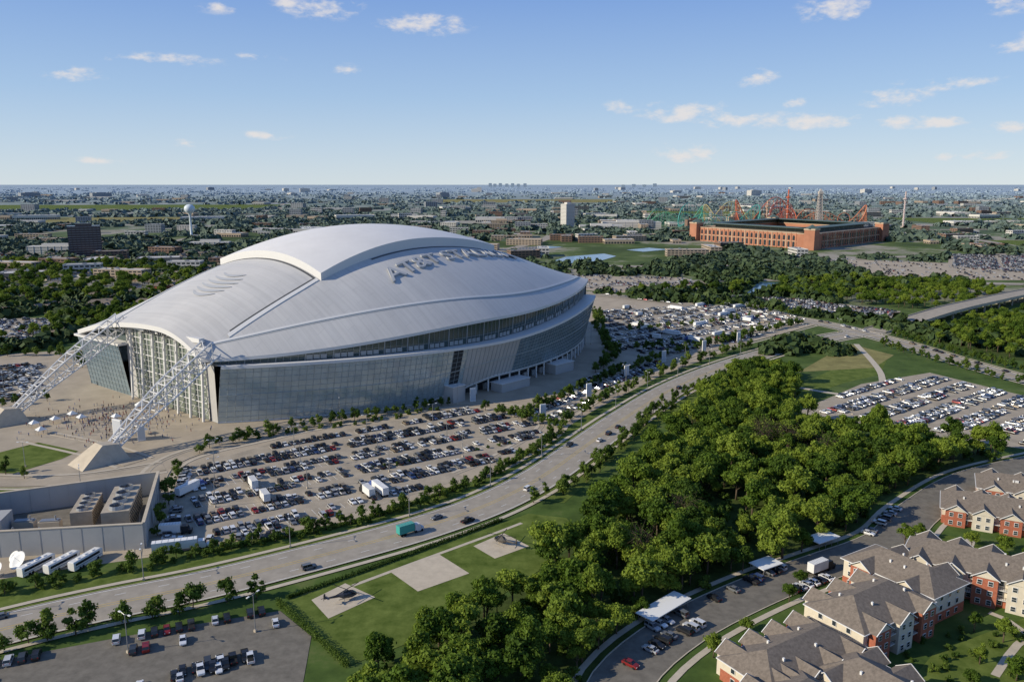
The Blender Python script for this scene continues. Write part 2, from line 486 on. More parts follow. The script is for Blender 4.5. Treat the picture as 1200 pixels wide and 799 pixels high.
BIG = [tree_template('oak_tree', 10 + i, R.uniform(11, 15.5), R.uniform(4.4, 6.6), R.randint(12, 20), 3000, .44, M['leaf']) for i in range(9)]
TALL = [tree_template('cottonwood_tree', 90 + i, R.uniform(16, 19), R.uniform(4.2, 5.2), 16, 3000, .46, M['leaf']) for i in range(2)]
BARE = tree_template('bare_tree', 77, 17, 7, 16, 200, .35, M['leaf'], True)
SMALL = [tree_template('street_tree', 40 + i, R.uniform(5.5, 7.5), R.uniform(2.6, 3.4), 11, 1000, .31, M['leaf2'], z0=.12) for i in range(5)]
BUSH = [tree_template('shrub', 60 + i, 2.2, 1.8, 6, 380, .26, M['leaf2'], z0=.0) for i in range(3)]

def put_tree(x, y, ms, name, smin=.8, smax=1.2):
    s = R.uniform(smin, smax)
    place(R.choice(ms), name, (x, y, 0), R.uniform(0, 6.28), None, (s * R.uniform(.9, 1.1), s * R.uniform(.9, 1.1), s * R.uniform(.88, 1.15)))

LMs = np.array(LM); LAs = np.array(LA); BRs = np.array(BR)[:, :2]; L2s = np.array(L2)
def near_line(x, y, L, d):
    return ((L[:, 0] - x) ** 2 + (L[:, 1] - y) ** 2).min() < d * d
def fill_forest(poly, sp, ms, name, smin=.75, smax=1.25, jitter=.45, keep=1., gap=9., ex=()):
    xs = [p[0] for p in poly]; ys = [p[1] for p in poly]
    y = min(ys); row = 0
    while y < max(ys):
        x = min(xs) + (sp / 2 if row % 2 else 0)
        while x < max(xs):
            px = x + R.uniform(-jitter, jitter) * sp; py = y + R.uniform(-jitter, jitter) * sp
            if pip(px, py, poly) and R.random() < keep and mn.noise(Vector((px / 22, py / 26, 4))) < gap and not near_line(px, py, LAs, 10) and not near_line(px, py, LMs, 13) and not near_line(px, py, BRs, 13) and not near_line(px, py, L2s, 11) and not any(pip(px, py, e) for e in ex):
                put_tree(px, py, ms, name, smin, smax)
            x += sp
        y += sp * .87; row += 1
fill_forest(FOREST, 7.6, BIG, 'oak_tree', .45, 1.2, keep=.93, gap=.42)
fill_forest(FOREST, 24, TALL, 'cottonwood_tree', .75, 1.0, keep=.55)
fill_forest(FOREST, 6, BUSH, 'shrub', 1., 2., keep=.3)
for p in ((118, 352), (112, 345), (124, 345), (60, 262), (135, 330), (40, 236), (116, 356)):
    place(BARE, 'bare_tree', (*p, 0), R.uniform(0, 6))
FOREST2 = [(335, 640), (400, 690), (470, 740), (600, 800), (600, 520), (398, 523), (345, 545), (325, 600)]
sheet('woodland_ground', FOREST2, .03, M['floor'])
WX = [grow(w, 1.5) for w in water]
fill_forest(FOREST2, 11, BIG, 'oak_tree', .6, 1., keep=.75)
fill_forest([(300, 850), (216, 890), (120, 885), (250, 925), (330, 990), (520, 985), (560, 890), (430, 765), (380, 770)], 13, BIG, 'oak_tree', .7, 1.1, keep=.75, ex=WX)
fill_forest([(205, 340), (240, 350), (262, 342), (225, 322)], 7, BIG, 'oak_tree', .5, .8)
for i in range(70):
    x, y = R.uniform(60, 215), R.uniform(155, 300)
    if near_line(x, y, LAs, 11): continue
    if (x - 60) * .5 + 178 - y > 26 or pip(x, y, [(118, 246), (150, 262), (178, 246), (150, 226)]):
        put_tree(x, y, BIG, 'oak_tree', .35, .6)
for x, y in [(132, 252), (140, 258), (88, 226), (81, 216), (64, 200), (170, 285), (182, 280), (160, 245), (52, 188), (126, 200), (131, 195), (119, 185), (124, 178), (137, 188), (112, 176)]:
    put_tree(x, y, BIG, 'oak_tree', .38, .6)
for i in range(60):
    x, y = R.uniform(100, 160), R.uniform(172, 200)
    if (x - 60) * .6 + 172 > y: put_tree(x, y, BUSH, 'shrub', .4, .9)

def tree_row(pts, sp, ms, name, jit=1.5, smin=.8, smax=1.2):
    L = smooth_line(pts, 2.)
    acc = 0; last = L[0]
    for p in L:
        acc += np.linalg.norm(p - last); last = p
        if acc >= sp * R.uniform(.7, 1.3):
            acc = 0; put_tree(p[0] + R.uniform(-jit, jit), p[1] + R.uniform(-jit, jit), ms, name, smin, smax)
T1 = [(-160, 216), (-149, 222), (-119.6, 236), (-86, 255), (-52.6, 274), (-18, 306), (9, 349), (24, 379)]
tree_row(T1[2:], 4.2, SMALL, 'street_tree', 2.2, .55, 1.1)
tree_row(T1[:3], 7, SMALL, 'street_tree', 1.2, .6, 1.0)
tree_row(T1, 3.0, BUSH, 'shrub', 2.5)
tree_row([(-135, 190), (-120, 200), (-104, 206), (-90, 213)], 6, SMALL, 'street_tree', 1.5, .85, 1.3)
tree_row([(-150, 182), (-130, 192), (-90, 212), (-70, 220)], 8, SMALL, 'street_tree', 1.5, .9, 1.3)
tree_row([(6, 282), (33, 326), (58, 378), (86, 430), (128, 490), (170, 535)], 7, SMALL, 'street_tree', 3, .6, 1.15)
tree_row([(16, 292), (40, 336), (64, 384), (92, 430)], 6, SMALL, 'street_tree', 3, .6, 1.2)
tree_row([(-145, 342), (-135.5, 359), (-110, 382), (-71, 406), (-32.6, 431)], 4.5, SMALL, 'street_tree', 1.5, .7, 1.2)
tree_row([(-130, 365), (-105, 380), (-71, 398), (-40, 420)], 4, BUSH, 'shrub', 2)
tree_row([(-18, 420), (10, 398), (24, 385)], 4, SMALL, 'street_tree', 3, .8, 1.2)
tree_row([(-5, 408), (14, 395)], 4, SMALL, 'street_tree', 4, .8, 1.3)
tree_row([(5, 400), (52, 478), (107, 552), (172, 614), (250, 690)], 5, SMALL, 'street_tree', 2.5, .8, 1.3)
tree_row([(24, 390), (60, 448), (112, 522), (180, 590)], 5.5, SMALL, 'street_tree', 2.5, .8, 1.3)
tree_row([(50, 500), (72, 560), (70, 620), (80, 740)], 5, SMALL, 'street_tree', 4, .9, 1.4)
tree_row([(66, 570), (130, 590), (180, 612)], 7, SMALL, 'street_tree', 3)
tree_row([(90, 650), (150, 680), (230, 720)], 9, SMALL, 'street_tree', 2)
tree_row([(100, 870), (210, 795), (262, 730)], 7, SMALL, 'street_tree', 4, .9, 1.4)
tree_row([(306, 640), (318, 570), (333, 500), (360, 420)], 5, SMALL, 'street_tree', 1.5, .8, 1.2)
tree_row([(278, 600), (290, 540), (308, 470)], 6, SMALL, 'street_tree', 2, .8, 1.2)
tree_row([(-121, 252), (-143, 328)], 9, SMALL, 'street_tree', 1)
for k in range(3):
    for q in range(4): put_tree(-104 + k * 44 + q * 5, 300 + k * 26 + q * 3, BUSH, 'shrub', .6, .8)
tree_row([(-300, 300), (-240, 325), (-200, 318)], 12, SMALL, 'street_tree', 4)
tree_row([(-330, 400), (-300, 410), (-262, 438)], 9, SMALL, 'street_tree', 3)
tree_row([(-420, 540), (-330, 560), (-262, 500)], 8, SMALL, 'street_tree', 4, .9, 1.5)

def hedge(pts, w, h):
    L = smooth_line(pts, 1.); A = np.array(L)
    n = int(len(A) * 60 * w)
    k = rng.integers(0, len(A), n)
    P = np.column_stack([A[k] + rng.uniform(-w / 2, w / 2, (n, 2)), rng.uniform(0.1, h, n) * 1.0])
    V = leaf_quads(P, rng.normal(size=(n, 3)) + np.array([0, 0, .6]), .2, rng)
    place(quads_mesh('hedge', V, M['leaf2']), 'hedge')
hedge([(-68, 215), (-52, 196), (-42, 184)], 1.6, 1.8)
hedge([(-66, 218), (-33.7, 246.5), (-4, 273.5)], 1.3, 1.2)
hedge([(-103, 247), (-57, 272), (-20, 308)], 1.6, 1.3)

def clumps(n, y0, y1, leaves, seed, material, name, thr=-.1, sz=(6, .0035), ex=(), hmax=11):
    rg = np.random.default_rng(seed)
    Ps = []; Ns = []; Ss = []
    c = 0
    while c < n:
        y = 1 / rg.uniform(1 / y1, 1 / y0); x = y * rg.uniform(-.84, .84)
        v = mn.noise(Vector((x / 300, y / 420, 3.1))) + .6 * mn.noise(Vector((x / 110, y / 150, 8)))
        c += 1
        if v < thr or any(pip(x, y, e) for e in ex): continue
        s = sz[0] + sz[1] * y; s *= rg.uniform(.7, 1.4)
        hh = min(s * 1.1, hmax) * rg.uniform(.6, 1.1)
        d = rg.normal(size=(leaves, 3)); d[:, 2] = np.abs(d[:, 2]) + .05
        d /= np.linalg.norm(d, axis=1, keepdims=True)
        lump = 1 + .3 * np.sin(d[:, :1] * 5 + c) * np.cos(d[:, 1:2] * 4 + c * 2)
        P = d * rg.uniform(.75, 1.1, (leaves, 1)) * lump * np.array([s, s, hh]) + np.array([x, y, 0])
        Ps.append(P); Ns.append(d + .4 * rg.normal(size=d.shape)); Ss.append(np.full((leaves, 1), min(s, 14) * (3.2 / math.sqrt(leaves))))
    P = np.vstack(Ps); N = np.vstack(Ns); S = np.vstack(Ss)
    a = np.cross(N, rg.normal(size=N.shape)); a /= np.linalg.norm(a, axis=1, keepdims=True)
    b = np.cross(N / np.linalg.norm(N, axis=1, keepdims=True), a)
    S = S * rg.uniform(.7, 1.2, S.shape)
    V = np.stack([P - a * S, P - b * S, P + a * S, P + b * S], 1)
    V[..., 2] = np.maximum(V[..., 2], .05)
    place(quads_mesh(name, V.reshape(-1, 3), material), name)
BALL = [(380, 1760), (545, 1450), (800, 1740), (640, 2050)]
BFRONT = [(330, 1700), (500, 1320), (620, 1330), (830, 1640), (790, 1720), (548, 1480), (390, 1730)]
STAD = [(-400, 420), (-380, 560), (-290, 600), (-120, 740), (0, 900), (100, 880), (270, 700), (0, 300)]
EX = [PLAZA, LOT_F, LOT_F2, LOT_D, LOT_B, LOT_G2, LOT_H, BALL, BFRONT, STAD] + WX + FIELDS
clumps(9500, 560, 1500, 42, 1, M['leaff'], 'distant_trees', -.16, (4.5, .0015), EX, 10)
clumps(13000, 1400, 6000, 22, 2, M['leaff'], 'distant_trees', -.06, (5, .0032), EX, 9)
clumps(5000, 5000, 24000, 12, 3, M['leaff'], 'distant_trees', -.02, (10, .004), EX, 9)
fill_forest([(-690, 916), (-520, 730), (-390, 846), (-300, 860), (-280, 960), (-476, 1180), (-900, 1250)], 18, BIG, 'oak_tree', .7, 1.1, keep=.8)
fill_forest([(-640, 560), (-460, 500), (-440, 560), (-520, 720), (-640, 760)], 14, BIG, 'oak_tree', .7, 1., keep=.75)
fill_forest([(-400, 610), (-300, 620), (-200, 680), (-120, 760), (-60, 880), (-250, 860), (-400, 740)], 13, BIG, 'oak_tree', .7, 1., keep=.75)

# ------------------------------------------------------------------ vehicles
PC = [(.75, .75, .74), (.75, .75, .74), (.62, .63, .64), (.42, .43, .45), (.3, .31, .32), (.16, .17, .18), (.02, .02, .022), (.025, .025, .028), (.05, .055, .06), (.24, .02, .02), (.03, .06, .16), (.25, .2, .14)]
PWT = [6, 5, 4, 3, 3, 5, 8, 7, 5, 1.6, 2, 1.5]
PM = [mat('car_paint', c, .28, metal=.25, spec=.6) for c in PC]
def car_template(kind, paint):
    mb = MB()
    if kind == 'car':
        st = [(-2.3, .78, .45, .72), (-2.2, .88, .25, .95), (-1.3, .92, .2, 1.0), (.9, .92, .2, .98), (1.9, .9, .22, .86), (2.25, .84, .25, .74), (2.35, .7, .4, .6)]
        cab = (-1.75, 1.05, -1.0, .35, 1.0, 1.45, .84, .62)
    elif kind == 'suv':
        st = [(-2.4, .85, .5, .9), (-2.35, .93, .3, 1.1), (-1.3, .97, .28, 1.12), (.9, .97, .28, 1.1), (2.0, .95, .3, 1.02), (2.35, .88, .32, .9), (2.45, .75, .5, .7)]
        cab = (-2.3, 1.1, -2.05, .5, 1.1, 1.78, .9, .74)
    else:
        st = [(-2.8, .93, .5, 1.08), (-2.7, .98, .4, 1.1), (-.6, .98, .35, 1.12), (1.0, .98, .35, 1.12), (2.4, .97, .38, 1.08), (2.8, .9, .4, .95), (2.85, .8, .55, .75)]
        cab = (-.9, 1.3, -.7, .7, 1.12, 1.85, .9, .74)
    loops = []
    for x, w, z0, z1 in st:
        zm = z0 + (z1 - z0) * .6
        loops.append([(x, -w * .93, z0), (x, -w, zm), (x, -w * .9, z1), (x, w * .9, z1), (x, w, zm), (x, w * .93, z0)][::-1])
    mb.loft(loops, paint)
    a0, a1, b0, b1, z0, z1, w0, w1 = cab
    z0 -= .04
    P = [(a0, -w0, z0), (a1, -w0, z0), (a1, w0, z0), (a0, w0, z0), (b0, -w1, z1), (b1, -w1, z1), (b1, w1, z1), (b0, w1, z1)]
    mb.hexa(P, [paint, paint, M['glass'], M['glass'], M['glass'], M['glass']], skip=(0,))
    mb.box(((b0 + b1) / 2, 0, z1 + .02), (b1 - b0 + .1, 2 * w1 + .08, .05), paint)
    for x in (b0 * .5 + a0 * .5, (b0 + b1) / 2, b1 * .5 + a1 * .5):
        for s in (-1, 1):
            mb.box((x, s * (w0 + w1) / 2, (z0 + z1) / 2), (.1, .1, z1 - z0), paint, top=.9)
    if kind == 'pickup':
        mb.box((-1.8, 0, 1.13), (1.7, 1.55, .04), M['tyre'])
    for x in (st[0][0] * .62, st[-1][0] * .62):
        for s in (-1, 1):
            mb.beam((x, s * .68, .34), (x, s * .98, .34), .35, M['tyre'], 8)
    xe = st[-2][0] + .03; xb = st[0][0] - .01
    for s in (-1, 1):
        mb.box((xe, s * .6, .68), (.1, .3, .13), M['lamp'])
        mb.box((xb, s * .64, .72 if kind == 'car' else .95), (.06, .22, .2), M['red'])
    return mb
CT = {}
for k in ('car', 'suv', 'pickup'):
    for i, p in enumerate(PM):
        b = car_template(k, p); CT[(k, i)] = (b, b.mesh('parked_' + k))
CN = {'car': 'parked_car', 'suv': 'parked_suv', 'pickup': 'parked_pickup_truck'}
def rk():
    r = R.random(); k = 'car' if r < .45 else ('suv' if r < .8 else 'pickup')
    return k, R.choices(range(len(PM)), PWT)[0]
far_cars = []
def put_car(x, y, rz, far=False, z=.1, name=None):
    k, i = rk()
    if far: far_cars.append((k, i, x, y, rz, z)); return
    place(CT[(k, i)][1], name or CN[k], (x, y, z), rz)
strip = MB()
def lot_fill(poly, ang, module=16.5, stall=2.75, fill=.9, far=False, z=.1, lines=True):
    ca, sa = math.cos(ang), math.sin(ang)
    cx = sum(p[0] for p in poly) / len(poly); cy = sum(p[1] for p in poly) / len(poly)
    Q = [((p[0] - cx) * ca + (p[1] - cy) * sa, -(p[0] - cx) * sa + (p[1] - cy) * ca) for p in poly]
    us = [q[0] for q in Q]; vs = [q[1] for q in Q]
    v = min(vs) + 4
    while v < max(vs):
        for k, dv in enumerate((0, 5.4)):
            u = min(us); cnt = 0
            while u < max(us):
                a, b = u, v + dv
                if all(pip(a + e, b + g, Q) for e, g in ((-3, -3), (3, 3), (-3, 3), (3, -3))):
                    cnt += 1
                    X = cx + a * ca - b * sa; Y = cy + a * sa + b * ca
                    if not near_line(X, Y, LMs, 12) and cnt % 24 > 1:
                        fv = fill + .5 * mn.noise(Vector((X / 30, Y / 30, 1)))
                        if R.random() < fv:
                            put_car(X + R.uniform(-.15, .15), Y + R.uniform(-.3, .3), ang + math.pi / 2 * (1 if R.random() < .6 else -1) + R.uniform(-.03, .03), far, z)
                        if lines and not far:
                            px = cx + (a + stall / 2) * ca - b * sa; py = cy + (a + stall / 2) * sa + b * ca
                            strip.box((px, py, .11), (.12, 5, .02), M['white'], ang, skip=(0,))
                u += stall
        v += module
A33 = math.atan2(.545, .84)
lot_fill(LOT_A, A33, 17.6, 2.8, .84)
lot_fill(LOT_B2, math.radians(52), 17, 2.75, .75)
lot_fill(LOT_B, math.radians(40), 18, 2.75, .7)
lot_fill(LOT_C, math.radians(38), 17.5, 2.8, .9)
lot_fill(LOT_G, math.radians(60), 16, 2.8, .8)
lot_fill(LOT_G2, math.radians(60), 16, 2.8, .8, True)
lot_fill(LOT_D, math.radians(-40), 16, 2.8, .85, True)
lot_fill(LOT_F2, math.radians(-15), 17, 2.8, .3, True)
lot_fill(LOT_F, math.radians(-20), 17, 2.8, .12, True)
lot_fill(LOT_H, math.radians(-20), 17, 2.8, .75, True)
lot_fill([(-500, 570), (-430, 590), (-350, 520), (-420, 470)], math.radians(60), 16, 2.8, .8, True)
strip.obj('parking_stall_markings')
def car_row(p, q, sp, perp=True, prob=.85, z=.15, name=None):
    p = np.array(p, float); q = np.array(q, float); d = q - p; l = np.linalg.norm(d); d /= l
    a = math.atan2(d[1], d[0]) + (math.pi / 2 if perp else 0)
    s = 0
    while s < l:
        if R.random() < prob:
            c = p + d * s; put_car(c[0], c[1], a + (math.pi if R.random() < .4 else 0) + R.uniform(-.04, .04), False, z, name)
        s += sp
car_row((-137, 182), (-66, 212), 3.1, prob=.62)
car_row((-132, 176), (-62, 205), 3.0, prob=.12)
for a, b, pr in (((-110, 186), (-85, 196), .4), ((-100, 172), (-60, 190), .25), ((-112, 165), (-66, 186), .3), ((-85, 180), (-68, 188), .8)):
    car_row(a, b, 3.0, prob=pr)
car_row((-118, 258), (-140, 330), 3, prob=.6)
car_row((-113, 256), (-75, 262), 3.2, prob=.6)
car_row((36, 190), (58, 209), 2.9, prob=.6); car_row((82, 221), (120, 243), 2.9, prob=.55); car_row((34, 198), (92, 242), 2.9, prob=.3)
car_row((124, 262), (146, 286), 2.9, prob=.5); car_row((28, 182), (44, 199), 3, prob=.5)
for i in range(3, len(LM) - 2, 1):
    if R.random() < .28:
        a = LM[i + 1] - LM[i]; an = math.atan2(a[1], a[0]); d = R.choice((-6.8, -3, 3, 6.8))
        p = offset_line(LM[i - 1:i + 2], d)[1]
        if R.random() < .55: put_car(p[0], p[1], an + (math.pi if d > 0 else 0), False, .22, 'car')
for i in range(3, len(L2) - 2):
    if R.random() < .25:
        a = L2[i + 1] - L2[i]; an = math.atan2(a[1], a[0]); d = R.choice((-5, 5))
        p = offset_line(L2[i - 1:i + 2], d)[1]; put_car(p[0], p[1], an + (math.pi if d > 0 else 0), False, .26, 'car')
big = MB()
for k, i, x, y, rz, z in far_cars:
    b = CT[(k, i)][0]; ca, sa = math.cos(rz), math.sin(rz); n0 = len(big.v)
    big.v += [(x + a * ca - c * sa, y + a * sa + c * ca, d + z) for a, c, d in b.v]
    mp = [big.mi(m) for m in b.mats]
    big.f += [tuple(q + n0 for q in f) for f in b.f]; big.m += [mp[q] for q in b.m]
big.obj('distant_parked_cars')

def truck_mesh(box_col, cab_col, L=14):
    mb = MB(); W = mat('truck_body', box_col, .5); C = mat('truck_cab', cab_col, .4)
    mb.box((0, 0, 2.5), (L, 2.5, 2.9), W); mb.box((0, 0, .95), (L * .95, 1.0, .2), M['tyre'])
    x = L / 2
    mb.hexa([(x + .3, -1.2, .6), (x + 3, -1.2, .6), (x + 3, 1.2, .6), (x + .3, 1.2, .6), (x + .3, -1.15, 3.1), (x + 2.3, -1.1, 3.0), (x + 2.3, 1.1, 3.0), (x + .3, 1.15, 3.1)], C)
    mb.hexa([(x + 2.62, -1.0, 1.9), (x + 2.8, -1.0, 1.9), (x + 2.8, 1.0, 1.9), (x + 2.62, 1.0, 1.9), (x + 2.3, -.95, 2.8), (x + 2.45, -.95, 2.8), (x + 2.45, .95, 2.8), (x + 2.3, .95, 2.8)], M['glass'])
    mb.box((x + 3.4, 0, 1.1), (.9, 2.2, 1.0), C)
    for wx in (-x + 1, -x + 2.2, x + .6, x + 3):
        for s in (-1, 1): mb.beam((wx, s * .8, .5), (wx, s * 1.22, .5), .5, M['tyre'], 10)
    for i in range(-3, 4): mb.box((i * L / 7.2, 0, 3.97), (.08, 2.45, .05), M['steel'])
    return mb.mesh('box_truck')
TRK = [truck_mesh((.75, .75, .74), (.7, .7, .7)), truck_mesh((.75, .75, .74), (.06, .1, .3), 11), truck_mesh((.7, .7, .68), (.03, .03, .03), 7)]
TEAL = truck_mesh((.05, .32, .28), (.6, .6, .6), 6)
def bus_mesh():
    mb = MB(); W = mat('motorhome_body', (.72, .71, .68), .35)
    loops = [[(x, -w, .4), (x, -w, 2.9), (x, -w * .85, z), (x, w * .85, z), (x, w, 2.9), (x, w, .4)][::-1] for x, w, z in ((-6, 1.2, 3.1), (-5.8, 1.27, 3.25), (5.2, 1.27, 3.25), (5.9, 1.2, 3.0), (6.1, 1.1, 2.6))]
    mb.loft(loops, W)
    for s in (-1, 1):
        mb.box((-.3, s * 1.28, 2.25), (10, .04, .8), M['glass'])
        mb.box((0, s * 1.285, 1.3), (11, .04, .12), PM[10])
        for x in (-3.6, -2.4, 3.8): mb.beam((x, s * .9, .5), (x, s * 1.3, .5), .5, M['tyre'], 10)
    mb.box((6.03, 0, 2.1), (.12, 2.0, 1.0), M['glass'])
    for x in (-3, 0, 3): mb.box((x, 0, 3.36), (1.1, .9, .22), W)
    return mb.mesh('motorhome')
BUS = bus_mesh()
for x, y, a in ((-150.5, 237, 1.25), (-143.5, 239, 1.25), (-137, 241, 1.3)): place(BUS, 'motorhome', (x, y - 1, .1), a)
for x, y, a, t in ((-119, 262, .2, 2), (-112, 249, .3, 0), (-52, 300, A33 + 1.57, 1), (-56, 297, A33 + 1.57, 2), (-128, 300, 1.2, 1), (-104, 306, 2.1, 2), (-95, 292, 2.1, 2), (96, 234, .55, 2)):
    place(TRK[t], 'box_truck', (x, y, .12), a)
place(TEAL, 'box_truck', (-37, 261.5, .24), .66)
n_ = 0
while n_ < 17:
    x = R.uniform(80, 250); y = R.uniform(600, 790)
    if pip(x, y, LOT_B): place(R.choice(TRK), 'box_truck', (x, y, .1), R.choice((.7, .75, 2.3))); n_ += 1
def dish(x, y, s):
    mb = MB(); W = M['white']
    mb.lathe([(.01, .0), (1.0, .12), (1.8, .42), (2.4, .85), (2.42, .9), (1.8, .5), (.01, .08)], W, 20, (0, 0, 0))
    me = mb.mesh('bowl', True)
    e = bpy.data.objects.new('satellite_dish', None); COL.objects.link(e); e.location = (x, y, .1); e.scale = (s, s, s)
    o = place(me, 'bowl', (0, 0, 2.2), 0, e); o.rotation_euler = (math.radians(48), 0, math.radians(-30))
    b = MB(); b.beam((0, 0, 0), (0, 0, 2.2), .25, M['steel'], 8, .15); b.box((0, 0, .15), (2.2, 2.2, .3), M['pad']); b.beam((0, 0, 2.2), (-.6, -1.3, 4.0), .05, M['steel']); b.obj('mast', e)
dish(-155.5, 236, 1.25); dish(-160, 241, .8); dish(-160, 232, .9)

# ------------------------------------------------------------------ helicopters
def helicopter(x, y, rz, col):
    e = bpy.data.objects.new('helicopter', None); COL.objects.link(e); e.location = (x, y, .16); e.rotation_euler = (0, 0, rz)
    P = mat('helicopter_paint', col, .3, spec=.6)
    mb = MB()
    def ring(x, z, w, h, n=12): return [(x, w * math.cos(t), z + h * math.sin(t)) for t in [2 * math.pi * i / n for i in range(n)]]
    mb.loft([ring(3.2, 1.2, .1, .1), ring(2.9, 1.3, .6, .5), ring(2.0, 1.5, .95, .85), ring(.5, 1.65, 1.1, 1.05), ring(-1.2, 1.8, .95, .9), ring(-2.4, 2.0, .4, .45), ring(-6.8, 2.4, .15, .18)], P)
    mb.box((-6.7, 0, 3.1), (.7, .1, 1.6), P, top=.7); mb.box((-5.9, 0, 2.4), (.6, 2.2, .07), P)
    mb.box((-.2, 0, 2.8), (2.2, .9, .5), P, top=.7)
    mb.obj('fuselage', e, smooth=False)
    g = MB(); g.loft([ring(2.95, 1.5, .5, .4), ring(2.2, 1.75, .93, .72), ring(1.2, 1.9, 1.07, .86), ring(1.1, 1.9, .5, .5)], M['glass']); g.obj('canopy', e)
    s = MB()
    for k in (-1, 1):
        s.beam((-2, k * 1.15, .08), (2.4, k * 1.15, .08), .07, M['steel'], 6)
        for xx in (-1, 1.3): s.beam((xx, k * .6, .9), (xx, k * 1.15, .1), .06, M['steel'], 5)
    s.obj('skids', e)
    r = MB(); r.beam((0, 0, 2.9), (0, 0, 3.4), .12, M['steel'], 8)
    for i in range(4): r.box((2.6 * math.cos(i * 1.571 + .4), 2.6 * math.sin(i * 1.571 + .4), 3.36), (5.2, .28, .05), M['tyre'], i * 1.571 + .4)
    r.box((-6.9, .22, 2.5), (.14, .04, 1.7), M['tyre'], 0); r.box((-6.9, .22, 2.5), (1.7, .041, .14), M['tyre'], 0)
    r.obj('rotor', e)
helicopter(-48.5, 217, .6, (.05, .05, .06)); helicopter(-3.5, 254, 2.4, (.08, .07, .06))

# ------------------------------------------------------------------ street lamps, pylons
def lamp_mesh():
    mb = MB()
    mb.beam((0, 0, 0), (0, 0, 11), .16, M['steel'], 8, .09)
    mb.box((0, 0, .35), (.7, .7, .7), M['pad'])
    for s in (-1, 1):
        mb.beam((0, 0, 10.8), (s * 1.7, 0, 11.2), .06, M['steel'], 5); mb.box((s * 2.0, 0, 11.15), (.9, .45, .2), M['white'])
    return mb.mesh('street_lamp')
LMP = lamp_mesh()
for i in range(4):
    for j in range(3):
        place(LMP, 'street_lamp', (-112 + i * 30 + j * -9, 286 + i * 19 + j * 24, .1), A33)
for i in range(6, len(LM) - 6, 7):
    p = offset_line(LM[i - 1:i + 2], 11.5)[1]; place(LMP, 'street_lamp', (p[0], p[1], .1), .7 + 1.2)
for x, y in ((60, 600), (120, 640), (150, 700), (190, 660), (110, 720), (200, 740), (180, 410), (220, 440), (255, 420), (230, 390), (-340, 480), (-300, 460), (-30, 430), (-90, 405), (30, 400), (70, 480), (120, 545), (-170, 300), (-210, 330), (-100, 190), (-70, 200)):
    place(LMP, 'street_lamp', (x, y, .1), R.uniform(0, 3))
bp = MB(); bp.box((0, 0, 4), (3.4, .6, 8), M['white']); bp.box((0, 0, 4), (3.0, .64, 6.5), mat('banner', (.45, .5, .55), .6)); BPM = bp.mesh('banner_pylon')
for x, y in ((16, 402), (44, 446), (72, 492), (104, 538), (140, 574), (174, 606), (-22, 436), (-176, 366)): place(BPM, 'banner_pylon', (x, y, .05), .5)

# ------------------------------------------------------------------ stadium (local x = long axis, y<0 = near side)
TH = math.radians(52)
ST = bpy.data.objects.new('stadium', None); COL.objects.link(ST); ST.location = (-97, 534, 0); ST.rotation_euler = (0, 0, TH)
def S(t): t = max(0, min(1, t)); return t * t * (3 - 2 * t)
def Bn(x): return 43 + 72 * (1 - abs((x - 25) / 170) ** 2.1)
def Bf(x): return 90 + 26 * (1 - abs(x / 148) ** 2)
def rim(x): return 30 + 8 * S((x + 20) / 150)
def en(x): return 34 + 10 * S((x + 150) / 150) + 6 * S(x / 150)
def ef(x): return 34 + 10 * S((x + 150) / 150) + 4 * S(x / 150)
def ridge(x): return 88 - (43 if x < 0 else 34) * (x / 150) ** 2
def zr(x, y):
    if y < 0: t = -y / (Bn(x) + 1.5); e = en(x)
    else: t = y / (Bf(x) + 1.5); e = ef(x)
    return e + (ridge(x) - e) * (1 - min(1, t) ** 2.05)

